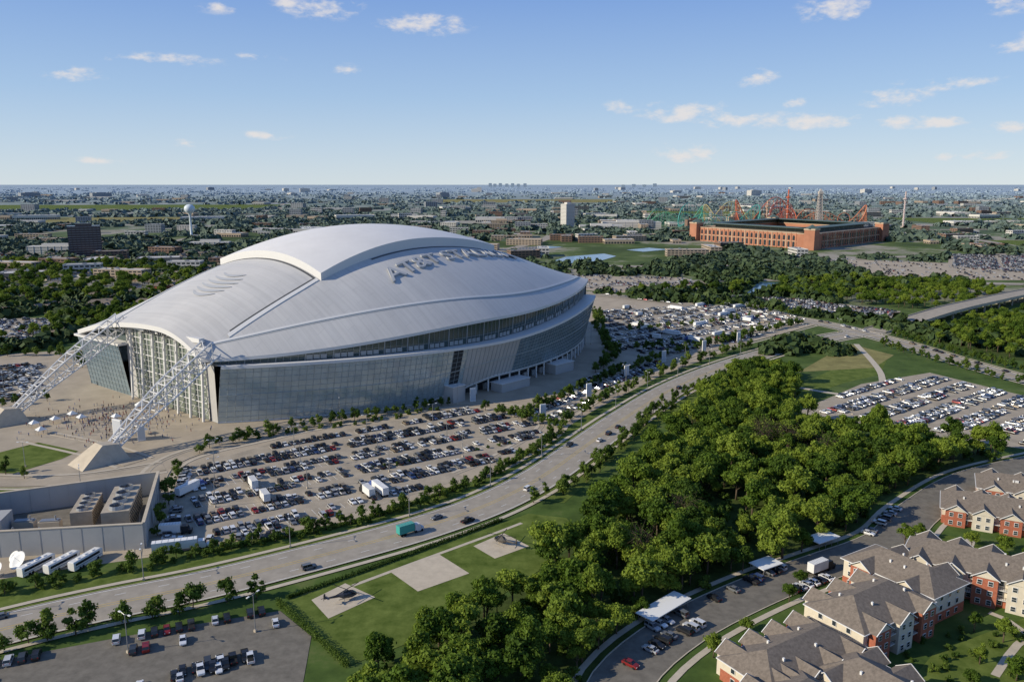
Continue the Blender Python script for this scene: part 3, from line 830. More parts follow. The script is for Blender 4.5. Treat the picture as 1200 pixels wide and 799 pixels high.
def roof_mat():
    m = bpy.data.materials.new('roof_membrane'); nt, b = nodes_of(m)
    b.inputs['Roughness'].default_value = .5; b.inputs['Specular IOR Level'].default_value = .35
    tc = nt.nodes.new('ShaderNodeTexCoord')
    br = nt.nodes.new('ShaderNodeTexBrick')
    br.inputs['Scale'].default_value = 1; br.inputs['Brick Width'].default_value = 16; br.inputs['Row Height'].default_value = 4.5
    br.inputs['Mortar Size'].default_value = .06; br.inputs['Color1'].default_value = (.59, .575, .555, 1); br.inputs['Color2'].default_value = (.565, .555, .54, 1)
    br.inputs['Mortar'].default_value = (.46, .455, .445, 1)
    mp = nt.nodes.new('ShaderNodeMapping'); mp.inputs['Rotation'].default_value = (0, 0, math.pi / 2)
    nt.links.new(tc.outputs['Object'], mp.inputs['Vector']); nt.links.new(mp.outputs[0], br.inputs['Vector'])
    n = nt.nodes.new('ShaderNodeTexNoise'); n.inputs['Scale'].default_value = .03; n.inputs['Detail'].default_value = 9; n.inputs['Roughness'].default_value = .65
    nt.links.new(tc.outputs['Object'], n.inputs['Vector'])
    # run-off streaks across the slope
    ms = nt.nodes.new('ShaderNodeMapping'); ms.inputs['Scale'].default_value = (.5, .018, .018); nt.links.new(tc.outputs['Object'], ms.inputs['Vector'])
    n2 = nt.nodes.new('ShaderNodeTexNoise'); n2.inputs['Scale'].default_value = 1.; n2.inputs['Detail'].default_value = 5; nt.links.new(ms.outputs[0], n2.inputs['Vector'])
    r = ramp(nt, [(.3, (.86, .86, .86)), (.7, (1.0, 1.0, .99))]); nt.links.new(n.outputs['Fac'], r.inputs['Fac'])
    r3 = ramp(nt, [(.3, (.9, .9, .9)), (.6, (1, 1, 1))]); nt.links.new(n2.outputs['Fac'], r3.inputs['Fac'])
    mx = nt.nodes.new('ShaderNodeMix'); mx.data_type = 'RGBA'; mx.blend_type = 'MULTIPLY'; mx.inputs[0].default_value = 1
    nt.links.new(br.outputs['Color'], mx.inputs[6]); nt.links.new(r.outputs['Color'], mx.inputs[7])
    my = nt.nodes.new('ShaderNodeMix'); my.data_type = 'RGBA'; my.blend_type = 'MULTIPLY'; my.inputs[0].default_value = 1
    nt.links.new(mx.outputs[2], my.inputs[6]); nt.links.new(r3.outputs['Color'], my.inputs[7]); nt.links.new(my.outputs[2], b.inputs['Base Color'])
    return m
RM = roof_mat()
PANEL = mat('retractable_panel', (.72, .70, .67), .5, var=.05, scale=.05)
FAS = mat('white_cladding', (.66, .65, .63), .5)
MULW = mat('clerestory_frame', (.34, .35, .35), .5)
SEAM = mat('dark_gutter', (.07, .075, .08), .7)
GL = mat('facade_glass', (.42, .50, .52), .2, metal=.4, spec=.8, var=.16, scale=.12)
GL2 = mat('facade_glass_dark', (.24, .32, .36), .18, metal=.45, spec=.8, var=.22, scale=.15)
GP = mat('facade_panel', (.44, .43, .41), .5, var=.06, scale=.1)
MUL = mat('mullion', (.36, .40, .41), .4, metal=.3)
DARK = mat('recess_dark', (.03, .035, .04), .6)
CLER = mat('clerestory_glass', (.06, .09, .085), .12, spec=.8, metal=.2)
xs = [-148 + i * 3 for i in range(99)]
xs[-1] = 145
mb = MB()
ts = [-1 + i / 36 for i in range(73)]
G = []
for x in xs:
    row = []
    for t in ts:
        y = t * (Bn(x) + 1.5) if t < 0 else t * (Bf(x) + 1.5)
        row.append((x, y, zr(x, y)))
    G.append(row)
mb.grid(G, RM)
o = mb.obj('roof', ST, smooth=True)
mb = MB()
for col in (0, -1):
    mb.grid([[r[col] for r in G], [(r[col][0], r[col][1], r[col][2] - 1.6) for r in G], [(r[col][0], r[col][1] * .96, r[col][2] - 1.8) for r in G]], FAS)
for row in (G[0], G[-1]):
    mb.grid([row, [(p[0], p[1], p[2] - 2.6) for p in row], [(p[0] * .965, p[1], p[2] - 2.8) for p in row]], FAS)
mb.obj('roof_fascia', ST)
mb = MB()
px = [-76 + i * 4 for i in range(39)]; py = [-48 + i * 3.5 for i in range(29)]
top = lambda x, y: zr(x, y) + 4.2 + 1.5 * (1 - (x / 76) ** 2)
mb.grid([[(x, y, top(x, y)) for y in py] for x in px], PANEL)
mb.obj('retractable_panel_top', ST, smooth=True)
mb = MB()
for y in (py[0], py[-1]):
    mb.grid([[(x, y, top(x, y)) for x in px], [(x, y, zr(x, y) - .5) for x in px]], FAS)
for x in (px[0], px[-1]):
    mb.grid([[(x, y, top(x, y)) for y in py], [(x, y, zr(x, y) - .5) for y in py]], FAS)
def strip_on(mbx, pts, w, h, m):
    L = smooth_line(pts, 3)
    A = offset_line(L, -w / 2); B = offset_line(L, w / 2)
    za = [(p[0], p[1], zr(p[0], p[1]) + h) for p in A]; zb = [(p[0], p[1], zr(p[0], p[1]) + h) for p in B]
    mbx.grid([[(p[0], p[1], p[2] - h - .3) for p in za], za, zb, [(p[0], p[1], p[2] - h - .3) for p in zb]], m)
for x0, x1 in ((-147, -77), (77, 144)):
    for y in (-46, 49):
        if x0 < 0 and y < 0:
            strip_on(mb, [(-132, -42), (-110, -44.5), (-90, -46), (x1, -46)], 2.2, .5, FAS)
            strip_on(mb, [(-130, -40.6), (-108, -43), (-90, -44.2), (x1, -44.2)], 1.3, .2, SEAM)
        else:
            strip_on(mb, [(x0, y), ((x0 + x1) / 2, y), (x1, y)], 2.2, .5, FAS)
            strip_on(mb, [(x0, y + 1.8), ((x0 + x1) / 2, y + 1.8), (x1, y + 1.8)], 1.0, .2, SEAM)
strip_on(mb, [(-77.5, -47), (-77.5, 0), (-77.5, 49)], 1.2, .15, SEAM)
strip_on(mb, [(-40, -49.4), (0, -49.4), (60, -49.4)], 1.2, .15, SEAM)
q = [(x, -(Bn(x) + 1.5) * (.80 + .1 * S((x + 140) / 200))) for x in range(-140, 141, 10)]
strip_on(mb, q, 1.0, .5, FAS)
strip_on(mb, [(x, y - 1.0) for x, y in q], .5, .12, MULW)
mb.obj('roof_ribs', ST)

def facade(sgn, Bx, ex, name):
    xs2 = [-143 + i * 3 for i in range(97)]; xs2[-1] = 144
    zb = lambda x: .3 + 8.5 * S((x + 60) / 60)
    lean = lambda x: 6 + 2 * S((x + 60) / 100)
    P0 = lambda x: Vector((x, sgn * Bx(x), zb(x)))
    P1 = lambda x: Vector((x, sgn * (Bx(x) + lean(x)), rim(x)))
    g = MB(); mu = MB()
    for a, b in zip(xs2[:-1], xs2[1:]):
        m = GL if b < -26 else (GP if b < 12 else GL2)
        if -40 < a < -34: m = DARK
        g.face([P0(a), P0(b), P1(b), P1(a)], m)
    for x in xs2:
        o = Vector((0, sgn * .12, 0)); mu.beam(P0(x) + o, P1(x) + o, .11, MUL)
    for k in range(0, 11):
        f = k / 10
        for a, b in zip(xs2[:-1], xs2[1:]):
            if -30 < a < 10 and k % 5: continue
            o = Vector((0, sgn * .15, 0)); mu.beam(P0(a).lerp(P1(a), f) + o, P0(b).lerp(P1(b), f) + o, .09 if k % 5 else .24, MUL)
    sh = MB()
    sh.grid([[(x, sgn * (Bx(x) + lean(x) + .5), rim(x) - .8) for x in xs2], [(x, sgn * (Bx(x) + lean(x) + .5), rim(x) + .7) for x in xs2], [(x, sgn * (Bx(x) - 2.2), rim(x) + .3) for x in xs2]], FAS)
    cl = MB()
    cl.grid([[(x, sgn * (Bx(x) - 2), rim(x) + .3) for x in xs2], [(x, sgn * (Bx(x) - 1), ex(x) - 1.5) for x in xs2]], CLER)
    for i, x in enumerate(xs2):
        cl.beam((x, sgn * (Bx(x) - 1.8), rim(x) + .3), (x, sgn * (Bx(x) - .8), ex(x) - 1.4), .1 if i % 4 else .3, MULW)
        if i:
            a = xs2[i - 1]
            for f in (.35, .7):
                h0 = rim(a) + (ex(a) - 1.5 - rim(a)) * f; h1 = rim(x) + (ex(x) - 1.5 - rim(x)) * f
                cl.beam((a, sgn * (Bx(a) - 1.5), h0), (x, sgn * (Bx(x) - 1.5), h1), .1 if f < .5 else .2, MULW)
            if i % 4 in (1, 2, 3) and x < 110 and x > -110:
                cl.face([(a + .3, sgn * (Bx(a) - 1.0), rim(a) + .9), (x - .3, sgn * (Bx(x) - 1.0), rim(x) + .9), (x - .3, sgn * (Bx(x) - .9), rim(x) + 3.2), (a + .3, sgn * (Bx(a) - .9), rim(a) + 3.2)], MULW)
    pd = MB()
    pd.grid([[(x, sgn * (Bx(x) - 7), 0) for x in xs2], [(x, sgn * (Bx(x) - 7), 9.5) for x in xs2]], DARK)
    pd.grid([[(x, sgn * (Bx(x) - 7.2), zb(x) + .1) for x in xs2], [(x, sgn * (Bx(x) + .05), zb(x) - .1) for x in xs2]], GP)
    pd.grid([[(x, sgn * (Bx(x) + .2), zb(x) - .5) for x in xs2], [(x, sgn * (Bx(x) + .2), zb(x) + .6) for x in xs2]], FAS)
    for i, x in enumerate(xs2):
        if zb(x) > 3 and i % 3 == 0:
            pd.beam((x, sgn * (Bx(x) - 1.2), 0), (x, sgn * (Bx(x) - 1.2), zb(x)), .55, FAS, 8)
            pd.box((x + 4, sgn * (Bx(x) - 6), 1.9), (5, 1.2, 3.8), GP if i % 2 else MUL)
    g.obj(name + '_glass', ST); mu.obj(name + '_mullions', ST); sh.obj(name + '_rim', ST); cl.obj(name + '_clerestory', ST); pd.obj(name + '_podium', ST)
facade(-1, Bn, en, 'near_wall'); facade(1, Bf, ef, 'far_wall')
mb = MB()
for x0, L, h in ((-36, 9, 9), (6, 24, 5), (60, 18, 6)):
    mb.box((x0, -(Bn(x0) + 3), h / 2), (L, 9, h), GP, -.1); mb.box((x0, -(Bn(x0) + 3), h + .15), (L + 1, 10, .3), FAS, -.1)
mb.obj('entrance_pavilion', ST)
mb = MB(); X = -142.5
def wallq(y0, y1, z0, z1, m, x=X): mb.face([(x, y1, z0), (x, y0, z0), (x, y0, z1), (x, y1, z1)], m)
DG = mat('door_glass', (.22, .26, .21), .18, spec=.8, metal=.3, var=.2, scale=.1)
wallq(-36, 36, 0, 42, DG)
wallq(-44, -36, 0, 36, GP, X); wallq(36, 44, 0, 40, GP, X)
for i in range(19):
    y = -36 + i * 4
    big_ = i % 3 == 0
    mb.beam((X - (3.2 if big_ else .4), y, 0), (X - (1.2 if big_ else .4), y, 41), .7 if big_ else .25, FAS)
    if big_:
        for k in range(7): mb.beam((X, y, k * 6), (X - 2.6, y, k * 6 + 3), .2, FAS); mb.beam((X, y, k * 6 + 6), (X - 2.6, y, k * 6 + 3), .2, FAS)
for k in range(1, 14): mb.beam((X - .4, -36, k * 3), (X - .4, 36, k * 3), .12 if k % 3 else .3, FAS)
mb.box((X - 1.5, 0, 42.2), (3, 74, 2.2), FAS)
mb.obj('end_zone_door', ST)
mb = MB()
P = lambda y, z: (X - 6 * z / 30 * .8, y, z)
ys = [44 + i * 4 for i in range(13)]
mb.face([P(92, 0), P(44, 0), P(44, 30), P(94, 30)], GL2)
for y in ys: mb.beam((X - .1, y, 0), (X - 4.9, y, 30), .13, MUL)
for k in range(11): mb.beam((X - .16 * 3 * k - .1, 44, 3 * k), (X - .16 * 3 * k - .1, 93, 3 * k), .1, MUL)
mb.box((X - 1, 70, 30.6), (9, 54, 1.2), FAS)
mb.face([(X + 2, 94, 30), (X + 2, 40, 30), (X + 2, 40, 43), (X + 2, 94, 36)], CLER)
mb.obj('end_wall_wing', ST)
mb = MB()
mb.face([(144, -Bn(144), 0), (144, Bf(144), 0), (144, Bf(144), 36), (144, 0, 50), (144, -Bn(144), 46)], GL2)
for i in range(44): mb.beam((144.3, -80 + i * 4, 0), (144.3, -80 + i * 4, 40), .2, FAS)
mb.obj('far_end_wall', ST)
def truss(y0, y1, name, xb=-203, xt=-142, zt=41):
    mb = MB(); n = 13; pts = []
    for i in range(n + 1):
        f = i / n
        x = xb + (xt - xb) * f; z = 3 + zt * (f ** .9); y = y0 + (y1 - y0) * f
        w = 2.0 + 2.2 * S(f * 1.6); h = 1.8 + 2.2 * S(f * 1.6)
        dx, dz = (xt - xb), 43 * .95; l = math.hypot(dx, dz); nx, nz = -dz / l, dx / l
        pts.append([(x + nx * h * a, y + w * b, z + nz * h * a) for a, b in ((-1, -1), (-1, 1), (1, 1), (1, -1))])
    for i in range(n):
        for k in range(4):
            mb.beam(pts[i][k], pts[i + 1][k], .5, FAS, 6)
            mb.beam(pts[i][k], pts[i][(k + 1) % 4], .26, FAS, 5)
            a, b = (k, (k + 1) % 4) if i % 2 else ((k + 1) % 4, k)
            mb.beam(pts[i][a], pts[i + 1][b], .26, FAS, 5)
    mb.obj(name, ST)
truss(-54, -42, 'arch_truss_near', zt=36); truss(42, 46, 'arch_truss_far', -206)
for x, y, nm in ((-206, -55, 'near'), (-209, 42, 'far')):
    mb = MB(); mb.hexa([(x - 12, y - 7, 0), (x + 9, y - 7, 0), (x + 9, y + 7, 0), (x - 12, y + 7, 0), (x - 1, y - 3.5, 8), (x + 6, y - 3.5, 7), (x + 6, y + 3.5, 7), (x - 1, y + 3.5, 8)], M['pad'])
    mb.obj('arch_abutment_' + nm, ST)
def text_mesh(body, size, ext):
    cu = bpy.data.curves.new('lettering', 'FONT'); cu.body = body; cu.size = size; cu.extrude = ext; cu.offset = size * .006
    ob = bpy.data.objects.new('tmp', cu); COL.objects.link(ob)
    bpy.context.view_layer.update()
    me = bpy.data.meshes.new_from_object(ob.evaluated_get(bpy.context.evaluated_depsgraph_get()))
    bpy.data.objects.remove(ob)
    return me
LETM = mat('letter_face', (.40, .41, .42), .5)
me = text_mesh('AT&T STADIUM', 14.5, .5)
co = np.array([v.co[:] for v in me.vertices]); w = co[:, 0].max()
for v in me.vertices:
    x = -45 + v.co.x / w * 128; y = -(73 + (x + 47) * -.08) + v.co.y; z = zr(x, y) + .9 + v.co.z
    v.co = (x, y, z)
me.materials.append(LETM); place(me, 'roof_lettering', parent=ST)
me = text_mesh('AT&T STADIUM', 4, .2)
co = np.array([v.co[:] for v in me.vertices]); w = co[:, 0].max()
for v in me.vertices:
    a, b, c = v.co; v.co = (X - 3.4 - c, 17 - a / w * 34, 40.8 + b)
me.materials.append(SEAM); place(me, 'door_lettering', parent=ST)
mb = MB()
for k in range(6):
    xo = -10 + k * 4; hw = math.sqrt(max(4, 14.5 ** 2 - xo ** 2))
    N = 14; A = []; Bq = []
    for i in range(N + 1):
        f = -1 + 2 * i / N; y = f * hw + 1; th = 1.05 * math.sqrt(max(.02, 1 - f * f)) * (1.1 - .25 * f); cx = -108 + xo - 3.2 * (1 - f * f)
        A.append((cx - th, y, zr(cx - th, y) + .35)); Bq.append((cx + th, y, zr(cx + th, y) + .35))
    mb.grid([A, Bq], LETM)
mb.obj('roof_emblem', ST)
tent = MB(); tent.hexa([(-3, -3, 2.6), (3, -3, 2.6), (3, 3, 2.6), (-3, 3, 2.6), (-.1, -.1, 4.4), (.1, -.1, 4.4), (.1, .1, 4.4), (-.1, .1, 4.4)], M['white'])
for a in (-2.9, 2.9):
    for b in (-2.9, 2.9): tent.beam((a, b, 0), (a, b, 2.7), .08, M['steel'], 5)
TM = tent.mesh('canopy_tent')
for i in range(9):
    x = R.uniform(-215, -150); y = R.uniform(-34, 32)
    p = (-97 + x * math.cos(TH) - y * math.sin(TH), 534 + x * math.sin(TH) + y * math.cos(TH))
    place(TM, 'canopy_tent', (*p, .05), TH, None, (.7, .7, .9))
scr = MB(); scr.box((0, 0, 6), (6, 1, 9), M['white']); scr.box((0, -.52, 6), (5.4, .06, 8.2), mat('screen_face', (.5, .52, .55), .3)); scr.beam((-2, 0, 0), (-2, 0, 2), .3, M['steel']); scr.beam((2, 0, 0), (2, 0, 2), .3, M['steel'])
place(scr.mesh('display_screen'), 'display_screen', (-187, 366, .05), -.5)
def figures(n, name):
    mb = MB(); cl = [mat('clothing', c, .8) for c in ((.05, .06, .1), (.4, .4, .42), (.02, .02, .02), (.25, .05, .05), (.1, .15, .3))]; sk_ = mat('skin', (.35, .2, .13), .6)
    for i in range(n):
        x = R.gauss(-172, 16); y = R.gauss(0, 20); X_ = -97 + x * math.cos(TH) - y * math.sin(TH); Y_ = 534 + x * math.sin(TH) + y * math.cos(TH)
        t = R.uniform(0, 6.28); ca, sa = math.cos(t), math.sin(t); c1, c2 = R.choice(cl), R.choice(cl)
        pt = lambda a, b, z: (X_ + a * ca - b * sa, Y_ + a * sa + b * ca, .05 + z)
        for s in (-1, 1):
            mb.beam(pt(.08 * s, s * .11, 0), pt(0, s * .09, .86), .06, c1, 5, .09)
            mb.beam(pt(0, s * .22, 1.42), pt(.06, s * .27, .8), .055, c2, 4, .035)
        mb.loft([[pt(.11 * math.cos(q), w * math.sin(q), z) for q in (0, 1.05, 2.1, 3.14, 4.2, 5.25)] for z, w in ((.82, .15), (1.1, .15), (1.4, .21), (1.48, .08))], c2)
        mb.lathe([(.03, 1.46), (.09, 1.55), (.1, 1.65), (.06, 1.75), (.01, 1.77)], sk_, 6, (X_, Y_, .05))
    mb.obj(name)
figures(420, 'crowd_of_people')

# ------------------------------------------------------------------ utility enclosure
UW = mat('enclosure_wall', (.38, .38, .37), .7, var=.05, scale=.2)
mb = MB()
def wall(mb, p, q, h, th, m, z=0):
    dx, dy = q[0] - p[0], q[1] - p[1]
    L = math.hypot(dx, dy); a = math.atan2(dy, dx)
    mb.box(((p[0] + q[0]) / 2, (p[1] + q[1]) / 2, z + h / 2), (L, th, h), m, a)
    mb.box(((p[0] + q[0]) / 2, (p[1] + q[1]) / 2, z + h + .1), (L + .1, th + .3, .25), M['pad'], a)
    for i in range(1, int(L / 6)):
        f = i / int(L / 6); mb.box((p[0] + dx * f, p[1] + dy * f, z + h / 2 - .1), (.1, th + .12, h - .3), M['steel'], a)
C1 = (-180, 243); C2 = (-123, 251); C3 = (-139, 300); C4 = (-196, 274)
wall(mb, C1, C2, 9, .8, UW); wall(mb, (C2[0], C2[1] + .4), C3, 9.05, .8, UW); wall(mb, C3, C4, 8.9, .8, UW); wall(mb, C4, C1, 8.8, .8, UW)
mb.box((-182, 262, 3.4), (12, 10, 6.8), UW, .2)
mb.obj('utility_enclosure')
sheet('yard_pavement', [C1, C2, C3, C4], .2, M['asph'])
ct = MB()
ct.box((0, 0, 4.2), (26, 9, 8.4), mat('cooling_tower_cladding', (.40, .34, .26), .7, var=.15, scale=.4))
for i in range(4):
    ct.lathe([(2.6, 0), (2.3, 1.3), (2.2, 1.3), (2.2, .2), (.01, .2)], M['steel'], 16, (-9.5 + i * 6.3, 0, 8.4))
    for a in range(3): ct.box((-9.5 + i * 6.3, 0, 9.2), (4.2, .3, .06), M['tyre'], a * 1.05)
for i in range(14): ct.box((-12 + i * 1.85, -4.55, 4), (.2, .12, 7), M['steel'])
for k in range(6): ct.box((0, -4.6, 1 + k * 1.2), (25.5, .2, .12), M['tyre'])
CTM = ct.mesh('cooling_tower')
place(CTM, 'cooling_tower', (-141, 274, .2), 1.85); place(CTM, 'cooling_tower', (-155, 276, .2), 1.85, None, (.7, .8, .7))
gb = MB(); gb.box((0, 0, 1.6), (7, 3, 3.2), M['pad']); gb.box((0, 0, 3.4), (6, 2.4, .4), M['steel']); gb.beam((2, 0, 3.4), (2, 0, 5), .3, M['steel'], 8)
GBM = gb.mesh('generator')
for i in range(4): place(GBM, 'generator', (-172 + (i % 2) * 9, 256 + (i // 2) * 10, .2), .15)

# ------------------------------------------------------------------ apartments
ROOFS = mat('roof_shingle', (.18, .15, .122), .9, var=.28, scale=1.2)
CREAM = mat('cream_siding', (.60, .54, .43), .8, var=.08, scale=.6)
BRK = mat('red_brick', (.36, .12, .07), .85, var=.2, scale=1.5)
TRIM = mat('white_trim', (.7, .69, .66), .6)
WIN = mat('window_glass', (.03, .04, .05), .1, spec=.7)
def apt(L, W, floors=3, bumps=3, seed=0, hip=True):
    rr = random.Random(seed); mb = MB(); h = floors * 2.9
    mb.box((0, 0, h / 2), (L, W, h), CREAM)
    mb.box((0, 0, 1.5), (L + .12, W + .12, 3.0), BRK)
    o = .8; rh = W * .27; hx, hy = L / 2 + o, W / 2 + o; rx = L / 2 - (W * .42 if hip else -o)
    z0 = h - .05; z1 = h + rh
    A = (-hx, -hy, z0); B = (hx, -hy, z0); C = (hx, hy, z0); D = (-hx, hy, z0); E = (-rx, 0, z1); F = (rx, 0, z1)
    for f in ((A, B, F, E), (C, D, E, F), (B, C, F), (D, A, E)): mb.face(f, ROOFS)
    mb.face([A, D, C, B], TRIM)
    for a, b in ((A, B), (B, C), (C, D), (D, A)): mb.beam((a[0], a[1], a[2] - .08), (b[0], b[1], b[2] - .08), .16, TRIM)
    def windows(x0, x1, y, s):
        n = max(1, int((x1 - x0) / 2.6))
        for i in range(n):
            x = x0 + (i + .5) * (x1 - x0) / n
            for k in range(floors):
                z = 1.55 + k * 2.9
                mb.box((x, y + s * .06, z), (1.35, .12, 1.55), TRIM); mb.box((x, y + s * .10, z), (1.1, .12, 1.3), WIN)
                mb.box((x, y + s * .15, z), (1.1, .06, .07), TRIM)
    for s in (-1, 1):
        windows(-L / 2 + 1, L / 2 - 1, s * W / 2, s)
        for i in range(bumps):
            cx = -L / 2 + (i + .5) * L / bumps; bw = 6.4; bd = 2.2; bm = BRK if (i + (s > 0)) % 2 == 0 else CREAM
            hh = h - (.0 if i % 2 else .02)
            mb.box((cx, s * (W / 2 + bd / 2), hh / 2), (bw, bd, hh), bm)
            windows(cx - 2.8, cx + 2.8, s * (W / 2 + bd), s)
            yo = s * (W / 2 + bd + .5); yi = s * W * .12; gz = h + 2.5
            a = (cx - bw / 2 - .5, yo, h - .03); b = (cx + bw / 2 + .5, yo, h - .03); c = (cx, yo, gz); ai = (cx - bw / 2 - .5, s * W * .3, h - .03); bi = (cx + bw / 2 + .5, s * W * .3, h - .03); ci = (cx, yi, gz)
            mb.face([a, c, ci, ai] if s < 0 else [ai, ci, c, a], ROOFS); mb.face([b, bi, ci, c] if s < 0 else [c, ci, bi, b], ROOFS)
            ys_ = s * (W / 2 + bd)
            mb.face([(cx - bw / 2, ys_, h - .1), (cx + bw / 2, ys_, h - .1), (cx, ys_, gz - .35)], CREAM)
            mb.beam((a[0], a[1], a[2]), c, .14, TRIM); mb.beam(b, c, .14, TRIM)
            bx = cx + L / bumps / 2
            if bx < L / 2 - 2:
                for k in range(1, floors):
                    mb.box((bx, s * (W / 2 + .8), k * 2.9), (3.2, 1.6, .15), TRIM)
                    for e in range(7): mb.box((bx - 1.5 + e * .5, s * (W / 2 + 1.55), k * 2.9 + .5), (.06, .06, 1.0), M['tyre'])
                    mb.box((bx, s * (W / 2 + 1.55), k * 2.9 + 1.02), (3.2, .08, .07), M['tyre'])
    for x in (-L / 2, L / 2):
        sx = 1 if x > 0 else -1
        for y in (-W * .25, 0, W * .25):
            for k in range(floors):
                mb.box((x + sx * .1, y, 1.55 + k * 2.9), (.12, 1.35, 1.55), TRIM); mb.box((x + sx * .15, y, 1.55 + k * 2.9), (.12, 1.1, 1.3), WIN)
    for i in range(4): mb.box((rr.uniform(-L / 3, L / 3), rr.choice((-1, 1)) * W * .22, h + rh * .62), (.5, .5, 1.2), TRIM)
    return mb.mesh('apartment_building')
def put_apt(x, y, rz, L, W, fl=3, b=3, seed=0): place(apt(L, W, fl, b, seed), 'apartment_building', (x, y, 0), rz)
a30 = math.radians(32)
put_apt(70, 181, a30, 34, 16, 2, 4, 1)
put_apt(97, 200, a30, 30, 17, 3, 3, 2)
put_apt(115, 219, a30 + math.pi / 2, 28, 16, 3, 2, 3)
put_apt(86, 167, a30 + math.pi / 2, 26, 15, 2, 3, 4)
put_apt(142, 222, math.radians(-35), 44, 16, 3, 5, 5)
put_apt(60, 160, a30, 30, 15, 2, 3, 8)
put_apt(174, 272, math.radians(-28), 34, 17, 2, 4, 6)
put_apt(196, 292, math.radians(-28), 30, 16, 2, 3, 7)
put_apt(172, 200, math.radians(-35), 34, 15, 3, 3, 9)
cp = MB(); cp.box((0, 0, 2.7), (18, 6, .25), M['white'])
for x in (-8, -2.7, 2.7, 8):
    for y in (-2.6, 2.6): cp.beam((x, y, 0), (x, y, 2.6), .1, M['steel'], 5)
CPM = cp.mesh('carport')
place(CPM, 'carport', (43, 209, .1), .75); place(CPM, 'carport', (80, 235, .1), .55, None, (.5, 1, 1)); place(CPM, 'carport', (105, 254, .1), .55, None, (.6, 1, 1))

HM = []
for i in range(4):
    mb = MB(); L, W, h = R.uniform(14, 19), R.uniform(9, 11), 3.2
    wallm = [CREAM, BRK, mat('tan_brick', (.34, .25, .18), .85), TRIM][i]
    mb.box((0, 0, h / 2), (L, W, h), wallm); hx, hy = L / 2 + .6, W / 2 + .6; z1 = h + 3; rx = L / 2 - 3
    A = (-hx, -hy, h); B = (hx, -hy, h); C = (hx, hy, h); D = (-hx, hy, h); E = (-rx, 0, z1); F = (rx, 0, z1)
    for f in ((A, B, F, E), (C, D, E, F), (B, C, F), (D, A, E)): mb.face(f, ROOFS)
    for s in (-1, 1):
        for x in (-L * .3, 0, L * .3): mb.box((x, s * (W / 2 + .05), 1.7), (1.5, .12, 1.3), WIN)
    mb.box((L * .3, -W / 2 - 1.5, 1.5), (6, 3, 3), wallm); mb.box((L * .3, -W / 2 - 3.03, 1.3), (4.8, .1, 2.4), TRIM)
    mb.face([(L * .3 - 3.4, -W / 2 - 3.5, 3), (L * .3, -W / 2 - 3.5, 5), (L * .3, 0, 5), (L * .3 - 3.4, 0, 3)][::-1], ROOFS)
    mb.face([(L * .3 + 3.4, -W / 2 - 3.5, 3), (L * .3, -W / 2 - 3.5, 5), (L * .3, 0, 5), (L * .3 + 3.4, 0, 3)], ROOFS)
    mb.face([(L * .3 - 3, -W / 2 - 3.01, 3), (L * .3 + 3, -W / 2 - 3.01, 3), (L * .3, -W / 2 - 3.01, 4.8)], wallm)
    HM.append(mb.mesh('house'))
for i in range(260):
    y = R.uniform(620, 1500); x = -y * R.uniform(.3, .8)
    if pip(x, y, STAD) or pip(x, y, LOT_G2) or pip(x, y, PLAZA): continue
    place(R.choice(HM), 'house', (x, y, 0), R.choice((0, 1.57, .2, 1.4)))

def block(L, W, H, wallm, bands, seed):
    rr = random.Random(seed); mb = MB(); RF = mat('flat_roof', rr.choice([(.50, .49, .47), (.34, .32, .29), (.56, .56, .54)]), .8)
    mb.box((0, 0, H / 2), (L, W, H), wallm)
    mb.box((0, 0, H + .1), (L - .8, W - .8, .25), RF)
    for a in (-1, 1):
        mb.box((0, a * (W / 2), H + .5), (L + .3, .5, 1.0), wallm); mb.box((a * (L / 2), 0, H + .49), (.5, W - .6, 1.0), wallm)
    nf = max(1, int(H / 3.6)) if bands else 1
    for k in range(nf):
        z = (k + .55) * H / nf if bands else H * .3
        for s in (-1, 1):
            n = max(3, int(L / 6))
            for i in range(n):
                mb.box((-L / 2 + (i + .5) * L / n, s * (W / 2 + .06), z), (L / n * .7, .14, H / nf * .45), WIN)
            n = max(2, int(W / 6))
            for i in range(n):
                mb.box((s * (L / 2 + .06), -W / 2 + (i + .5) * W / n, z), (.14, W / n * .7, H / nf * .45), WIN)
    for i in range(5): mb.box((rr.uniform(-L * .4, L * .4), rr.uniform(-W * .35, W * .35), H + 1), (3, 2.5, 1.8), M['steel'])
    return mb.mesh('commercial_building')
WHT = mat('white_wall', (.55, .53, .49), .8); TAN = mat('tan_wall', (.40, .32, .24), .8); GRY = mat('grey_wall', (.3, .32, .34), .8); BRN = mat('brown_wall', (.22, .14, .1), .8)
BL = [(block(90, 45, 9, WHT, False, 1), 'warehouse'), (block(60, 35, 8, TAN, False, 2), 'retail_building'), (block(45, 18, 14, WHT, True, 3), 'office_building'), (block(70, 20, 11, TAN, True, 4), 'hotel_building'),
      (block(130, 60, 10, WHT, False, 5), 'warehouse'), (block(40, 25, 20, GRY, True, 6), 'office_building'), (block(50, 22, 12, BRN, True, 7), 'hotel_building'), (block(35, 25, 6, WHT, False, 8), 'retail_building'), (block(28, 18, 6, TAN, False, 9), 'retail_building')]
for i in range(620):
    y = 1 / R.uniform(1 / 10000, 1 / 1000); x = y * R.uniform(-.8, .8)
    if any(pip(x, y, e) for e in EX) or (y < 1200 and x > 0) or (y < 1500 and R.random() < .6): continue
    me, nm = R.choice(BL if y > 2000 else BL[1:4] + BL[6:]); s = 1 if y < 3500 else 1.5
    place(me, nm, (x, y, 0), R.choice((0, .05, 1.57, .3, -.2)), None, (s, s, 1.0 if y < 2500 else 1.4))
TW = mat('dark_tower_glass', (.035, .03, .045), .2, spec=.7)
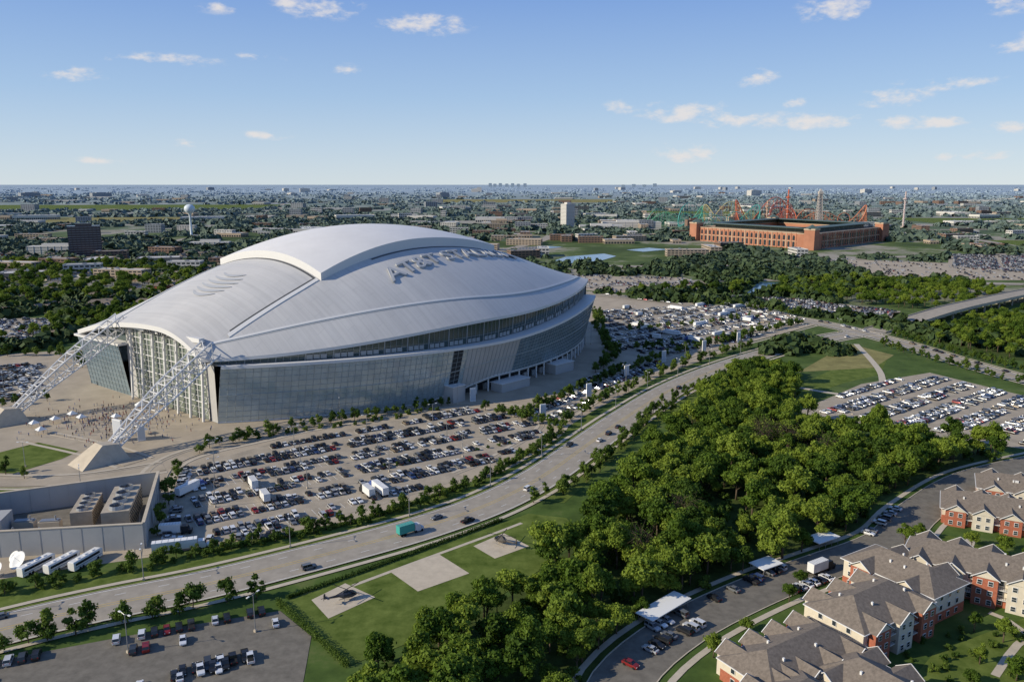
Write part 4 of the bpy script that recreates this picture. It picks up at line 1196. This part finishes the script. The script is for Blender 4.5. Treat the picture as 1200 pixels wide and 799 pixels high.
def tower(x, y, rz, L, W, H, wm, nm):
    mb = MB(); mb.box((0, 0, H / 2), (L, W, H), wm); mb.box((0, 0, H + 2), (L * .5, W * .5, 4), wm)
    nf = int(H / 3.6)
    for k in range(nf):
        z = (k + .5) * H / nf
        mb.box((0, 0, z), (L + .3, W + .3, .5), GRY if wm is TW else WIN)
    for i in range(9):
        for s in (-1, 1): mb.box((-L / 2 + i * L / 8, s * (W / 2 + .2), H / 2), (.6, .5, H), wm)
    mb.obj(nm, None, (x, y, 0), rz)
tower(-703, 1330, .5, 48, 24, 52, TW, 'office_tower')
tower(-560, 1500, .1, 70, 20, 14, WHT, 'hotel_building')
tower(-790, 1400, .1, 90, 22, 14, WHT, 'hotel_building')
tower(150, 2195, .6, 28, 24, 66, WHT, 'hotel_tower')
tower(230, 2100, 0, 110, 40, 14, WHT, 'convention_building'); tower(330, 2250, 0, 160, 40, 16, WHT, 'convention_building'); tower(-30, 2300, 0, 60, 20, 18, TAN, 'hotel_building')
tower(620, 2250, .2, 50, 18, 30, TAN, 'hotel_building'); tower(480, 2150, .2, 40, 18, 26, BRN, 'hotel_building')
for i in range(30):
    y = R.uniform(6000, 20000); x = y * R.uniform(-.6, .7); tower(x, y, R.uniform(0, 1), R.uniform(60, 160), 60, R.uniform(20, 55), R.choice((WHT, GRY)), 'distant_tower')
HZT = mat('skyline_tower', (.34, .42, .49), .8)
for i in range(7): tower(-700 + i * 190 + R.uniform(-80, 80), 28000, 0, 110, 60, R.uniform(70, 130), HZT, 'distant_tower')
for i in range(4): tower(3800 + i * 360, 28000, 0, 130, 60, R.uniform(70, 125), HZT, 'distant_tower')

mb = MB(); W = mat('water_tower_paint', (.62, .68, .72), .5)
mb.lathe([(5, 0), (2.6, 8), (2.2, 48), (4, 55), (9, 58), (11.5, 63), (11, 69), (7, 73), (.1, 75)], W, 24)
mb.obj('water_tower', None, (-713, 1800, 0), smooth=True)

# ------------------------------------------------------------------ ballpark
BKR = mat('ballpark_brick', (.40, .18, .11), .85, var=.15, scale=.05)
BGR = mat('ballpark_green_steel', (.08, .12, .11), .6); BTN = mat('ballpark_stone', (.48, .36, .25), .8)
bpk = bpy.data.objects.new('ballpark', None); COL.objects.link(bpk)
P4 = [(395, 1735), (549, 1482), (785, 1720), (640, 1990)]
mb = MB(); ar = MB(); rf = MB()
for i in range(4):
    a = Vector((*P4[i], 0)); b = Vector((*P4[(i + 1) % 4], 0)); d = b - a; L = d.length; ang = math.atan2(d.y, d.x); nrm = Vector((d.y, -d.x, 0)).normalized()
    c = (a + b) / 2
    inn = -nrm
    c2 = c + inn * 14
    mb.box((c2.x, c2.y, 14), (L, 28, 28), BKR, ang)
    mb.box((c2.x, c2.y, 28.7), (L + 1, 29, 1.4), BTN, ang)
    c3 = c + inn * 26
    rf.box((c3.x, c3.y, 37.5), (L * .84, 30, 1.2), BGR, ang); rf.box((c3.x, c3.y, 33), (L * .8, 1, 8), BGR, ang)
    for k in range(12): rf.beam((c3 + d.normalized() * L * .8 * ((k + .5) / 12 - .5) + Vector((0, 0, 28))), (c3 + d.normalized() * L * .8 * ((k + .5) / 12 - .5) + Vector((0, 0, 38))), .6, M['white'])
    n = int(L / 11)
    for k in range(n):
        p = a + d * ((k + .5) / n) + nrm * .1
        for z, hh, ww in ((7, 9, 5), (19, 7, 5)):
            ar.box((p.x, p.y, z), (ww, .6, hh), WIN, ang)
            ar.box((p.x, p.y, z + hh / 2 + .9), (ww * .66, .55, 1.8), WIN, ang)
        q = a + d * (k / n) + nrm * .3; ar.box((q.x, q.y, 14.5), (1.8, 1.2, 29), BTN if k % 3 == 0 else BKR, ang)
    ar.box((c.x + nrm.x * .5, c.y + nrm.y * .5, 13.4), (L, .8, 1), BTN, ang)
    mb.box((a.x, a.y, 18), (20, 20, 36), BKR, ang); mb.box((a.x, a.y, 37.5), (21.5, 21.5, 3), BTN, ang); rf.hexa([(a.x - 10, a.y - 10, 39), (a.x + 10, a.y - 10, 39), (a.x + 10, a.y + 10, 39), (a.x - 10, a.y + 10, 39), (a.x - .5, a.y - .5, 46), (a.x + .5, a.y - .5, 46), (a.x + .5, a.y + .5, 46), (a.x - .5, a.y + .5, 46)], BGR)
mb.obj('brick_walls', bpk); ar.obj('arches', bpk); rf.obj('canopy_roof', bpk)
fld = MB(); fld.face([(430, 1735, .5), (549, 1530, .5), (740, 1720, .5), (640, 1940, .5)], M['lawn']); fld.obj('field', bpk)

# ------------------------------------------------------------------ theme park
def coaster(x, y, col, seed, L=180, H=38):
    rr = random.Random(seed); m = mat('coaster_track', col, .5); mb = MB(); pts = []
    n = 110; ph = rr.uniform(0, 6)
    for i in range(n + 1):
        t = 2 * math.pi * i / n
        pts.append(Vector((math.cos(t) * L / 2, math.sin(t) * 34, 8 + H * (.5 + .5 * math.sin(3 * t + ph)) * (.45 + .55 * abs(math.sin(t * .5 + ph))))))
    for i in range(n):
        for o in (-1.2, 1.2): mb.beam(pts[i] + Vector((0, o, 0)), pts[i + 1] + Vector((0, o, 0)), .95, m)
        if i % 2 == 0:
            mb.beam((pts[i].x, pts[i].y, 0), pts[i], .42, m); mb.beam((pts[i].x + 6, pts[i].y, 0), pts[i], .38, m)
    # vertical loop
    for k in range(24):
        a, b = 2 * math.pi * k / 24, 2 * math.pi * (k + 1) / 24; r = H * .33
        mb.beam((L * .2 + r * math.sin(a), 3 * a / 6.28, 4 + r - r * math.cos(a)), (L * .2 + r * math.sin(b), 3 * b / 6.28, 4 + r - r * math.cos(b)), 1.1, m)
    mb.obj('roller_coaster', None, (x, y, 0))
coaster(560, 2200, (.06, .30, .27), 1, 220, 62); coaster(700, 2240, (.50, .13, .07), 2, 170, 78); coaster(900, 2300, (.46, .17, .09), 3, 200, 52); coaster(640, 2400, (.45, .38, .16), 5, 150, 60); coaster(470, 2350, (.10, .33, .2), 8, 160, 48)
mb = MB(); m = mat('ferris_wheel_paint', (.46, .13, .1), .5)
for r in (34, 30):
    for i in range(28):
        a, b = 2 * math.pi * i / 28, 2 * math.pi * (i + 1) / 28
        for y in (-2, 2): mb.beam((r * math.cos(a), y, 42 + r * math.sin(a)), (r * math.cos(b), y, 42 + r * math.sin(b)), .65, m)
for i in range(14):
    a = 2 * math.pi * i / 14; mb.beam((0, 0, 42), (34 * math.cos(a), 0, 42 + 34 * math.sin(a)), .4, m); mb.box((35 * math.cos(a), 0, 40.5 + 35 * math.sin(a)), (3.4, 3, 3), M['white'])
for s in (-1, 1):
    for y in (-4, 4): mb.beam((s * 17, y, 0), (0, y, 42), .9, m)
mb.obj('ferris_wheel', None, (722, 2180, 0), .2)
mb = MB(); m = mat('observation_tower_paint', (.46, .42, .38), .6)
for s in (-1, 1):
    for t in (-1, 1): mb.beam((s * 8, t * 8, 0), (s * 3.8, t * 3.8, 92), 1.0, m)
for k in range(12):
    f0, f1 = k / 12, (k + 1) / 12; w0, w1 = 8 - 4.2 * f0, 8 - 4.2 * f1
    for a, b in (((-1, -1), (1, -1)), ((1, -1), (1, 1)), ((1, 1), (-1, 1)), ((-1, 1), (-1, -1))):
        mb.beam((a[0] * w0, a[1] * w0, 92 * f0), (b[0] * w1, b[1] * w1, 92 * f1), .5, m); mb.beam((b[0] * w0, b[1] * w0, 92 * f0), (a[0] * w1, a[1] * w1, 92 * f1), .5, m)
mb.box((0, 0, 48), (5, 5, 90), m); mb.box((0, 0, 96), (11, 11, 7), m); mb.box((0, 0, 103), (7, 7, 6), m, top=.4)
mb.obj('observation_tower', None, (812, 2150, 0))
for x, y, h, c in ((745, 2200, 104, (.5, .12, .06)), (1085, 2250, 98, (.5, .40, .38)), (690, 2200, 74, (.46, .3, .2))):
    mb = MB(); m = mat('drop_ride_paint', c, .5); mb.beam((0, 0, 0), (0, 0, h), 2.8, m, 8, 2.0); mb.lathe([(2.5, -2), (6, -1.5), (6, 1.5), (2.5, 2)], m, 12, (0, 0, h * .8)); mb.box((0, 0, .8), (14, 14, 1.6), M['pad'])
    for k in range(8): mb.box((0, 0, h * k / 8), (6, 6, .8), M['white'])
    mb.obj('drop_tower_ride', None, (x, y, 0))

# ------------------------------------------------------------------ sky and sun
EL = math.radians(27)
sx, sy = -.955, -.297
to_sun = Vector((sx * math.cos(EL), sy * math.cos(EL), math.sin(EL))).normalized()
sun = bpy.data.lights.new('sun', 'SUN'); sun.energy = 5.0; sun.angle = math.radians(.5); sun.color = (1, .90, .72)
so = bpy.data.objects.new('sun', sun); COL.objects.link(so); so.rotation_euler = to_sun.to_track_quat('Z', 'Y').to_euler()
w = bpy.data.worlds.new('World'); sc.world = w; w.use_nodes = True; nt = w.node_tree
bg = nt.nodes['Background']; STR = .12; bg.inputs['Strength'].default_value = STR
sk = nt.nodes.new('ShaderNodeTexSky'); sk.sky_type = 'NISHITA'; sk.sun_disc = False; sk.sun_elevation = EL; sk.sun_rotation = math.atan2(sx, sy)
sk.air_density = 1.0; sk.dust_density = .1; sk.ozone_density = 2.0; sk.altitude = 200
tc = nt.nodes.new('ShaderNodeTexCoord')
sp = nt.nodes.new('ShaderNodeSeparateXYZ'); nt.links.new(tc.outputs['Generated'], sp.inputs[0])
gr = ramp(nt, [(0, (.60, .71, .80)), (.035, (.52, .65, .80)), (.10, (.37, .54, .79)), (.22, (.19, .35, .73)), (.5, (.11, .22, .52)), (1, (.08, .17, .42))])
nt.links.new(sp.outputs['Z'], gr.inputs['Fac'])
sca = nt.nodes.new('ShaderNodeVectorMath'); sca.operation = 'SCALE'; sca.inputs['Scale'].default_value = 1 / STR; nt.links.new(gr.outputs['Color'], sca.inputs[0])
m0 = nt.nodes.new('ShaderNodeMix'); m0.data_type = 'RGBA'; m0.inputs[0].default_value = .85; nt.links.new(sk.outputs[0], m0.inputs[6]); nt.links.new(sca.outputs[0], m0.inputs[7])
nn = nt.nodes.new('ShaderNodeTexNoise'); nn.inputs['Scale'].default_value = 34; nn.inputs['Detail'].default_value = 6; nn.inputs['Roughness'].default_value = .6
mpn = nt.nodes.new('ShaderNodeMapping'); mpn.inputs['Scale'].default_value = (1, 1, 2.2)
nt.links.new(tc.outputs['Generated'], mpn.inputs['Vector']); nt.links.new(mpn.outputs[0], nn.inputs['Vector'])
CL = [(-12.7, 11.4, 3.1, .9, 1), (-6, 10.3, 2.9, .7, 1), (20.8, 10.7, 2.2, .95, 1), (30.3, 10.4, 2.2, .9, .75), (16.3, 6.7, 1.3, .6, 1), (-27.6, 6.4, 1.8, .45, .85), (-22.7, 7.6, 4.0, .4, .75),
      (-10.9, 7.4, 1.2, .4, .8), (12, 4.6, 3.2, .8, 1), (14.5, 4.1, 3.0, .5, .9), (19.6, 4.0, 4.0, .6, 1), (24.6, 5.2, 2.1, .75, .9), (24.9, 3.7, 2.4, .5, 1), (30.7, 3.2, 1.8, .45, .9),
      (12, 2.0, 2.6, .8, .8), (-21.6, 2.6, 1.2, .35, .85), (-17, 3.1, 2.2, .3, .7), (18.6, 5.2, .8, .45, .85), (27.4, 3.7, 1.6, .35, .95), (27.5, 5.9, 3.2, .45, .7), (8, 5.1, 3.0, .45, .7), (31, 7.9, 2.0, .6, .7), (-19, 10.9, 1.6, .45, .7), (-17, 8.0, 2.0, .3, .55), (29, 1.6, 3, .35, .7), (-27, 1.4, 2, .25, .6),
      (-38, 9, 3, .6, .8), (40, 7, 4, .8, .8), (0, 25, 8, 3, .8), (120, 12, 8, 2, .8), (180, 10, 8, 2, .8)]
last = None
for az, el, cw, ch, op in CL:
    a, e = math.radians(az), math.radians(el)
    c = (math.sin(a) * math.cos(e), math.cos(a) * math.cos(e), math.sin(e))
    s = nt.nodes.new('ShaderNodeVectorMath'); s.operation = 'SUBTRACT'; nt.links.new(tc.outputs['Generated'], s.inputs[0]); s.inputs[1].default_value = c
    m = nt.nodes.new('ShaderNodeVectorMath'); m.operation = 'MULTIPLY'; nt.links.new(s.outputs[0], m.inputs[0])
    iw, ih = 1 / math.radians(cw), 1 / math.radians(ch); m.inputs[1].default_value = (iw, iw, ih)
    l = nt.nodes.new('ShaderNodeVectorMath'); l.operation = 'LENGTH'; nt.links.new(m.outputs[0], l.inputs[0])
    r = nt.nodes.new('ShaderNodeMapRange'); r.inputs['From Min'].default_value = 0; r.inputs['From Max'].default_value = 1.3; r.inputs['To Min'].default_value = op; r.inputs['To Max'].default_value = 0
    nt.links.new(l.outputs['Value'], r.inputs['Value'])
    if last is None: last = r.outputs['Result']
    else:
        x = nt.nodes.new('ShaderNodeMath'); x.operation = 'MAXIMUM'; nt.links.new(last, x.inputs[0]); nt.links.new(r.outputs['Result'], x.inputs[1]); last = x.outputs[0]
ad = nt.nodes.new('ShaderNodeMath'); ad.operation = 'MULTIPLY_ADD'; nt.links.new(nn.outputs['Fac'], ad.inputs[0]); ad.inputs[1].default_value = 2.8; ad.inputs[2].default_value = -1.62
ad2 = nt.nodes.new('ShaderNodeMath'); ad2.operation = 'ADD'; nt.links.new(ad.outputs[0], ad2.inputs[0]); nt.links.new(last, ad2.inputs[1])
mr = nt.nodes.new('ShaderNodeMapRange'); mr.interpolation_type = 'SMOOTHSTEP'; mr.inputs['From Min'].default_value = 0; mr.inputs['From Max'].default_value = .85
nt.links.new(ad2.outputs[0], mr.inputs['Value'])
mu = nt.nodes.new('ShaderNodeMath'); mu.operation = 'MULTIPLY'; nt.links.new(mr.outputs['Result'], mu.inputs[0])
gt = nt.nodes.new('ShaderNodeMath'); gt.operation = 'MULTIPLY'; gt.use_clamp = True; gt.inputs[1].default_value = 3; nt.links.new(last, gt.inputs[0]); nt.links.new(gt.outputs[0], mu.inputs[1])
mu2 = nt.nodes.new('ShaderNodeMath'); mu2.operation = 'MULTIPLY'; mu2.inputs[1].default_value = .85; nt.links.new(mu.outputs[0], mu2.inputs[0])
mx = nt.nodes.new('ShaderNodeMix'); mx.data_type = 'RGBA'; nt.links.new(mu2.outputs[0], mx.inputs[0]); nt.links.new(m0.outputs[2], mx.inputs[6]); mx.inputs[7].default_value = (.80 / STR, .76 / STR, .74 / STR, 1)
nt.links.new(mx.outputs[2], bg.inputs['Color'])

# ------------------------------------------------------------------ camera
cam = bpy.data.cameras.new('camera'); cam.sensor_width = 36; cam.lens = 28.26; cam.clip_start = 1; cam.clip_end = 100000
co = bpy.data.objects.new('camera', cam); COL.objects.link(co); co.location = (0, 0, 120); co.rotation_euler = (math.radians(90 - 11.08), 0, 0)
sc.camera = co
sc.view_settings.view_transform = 'Standard'; sc.view_settings.look = 'None'; sc.view_settings.exposure = 0
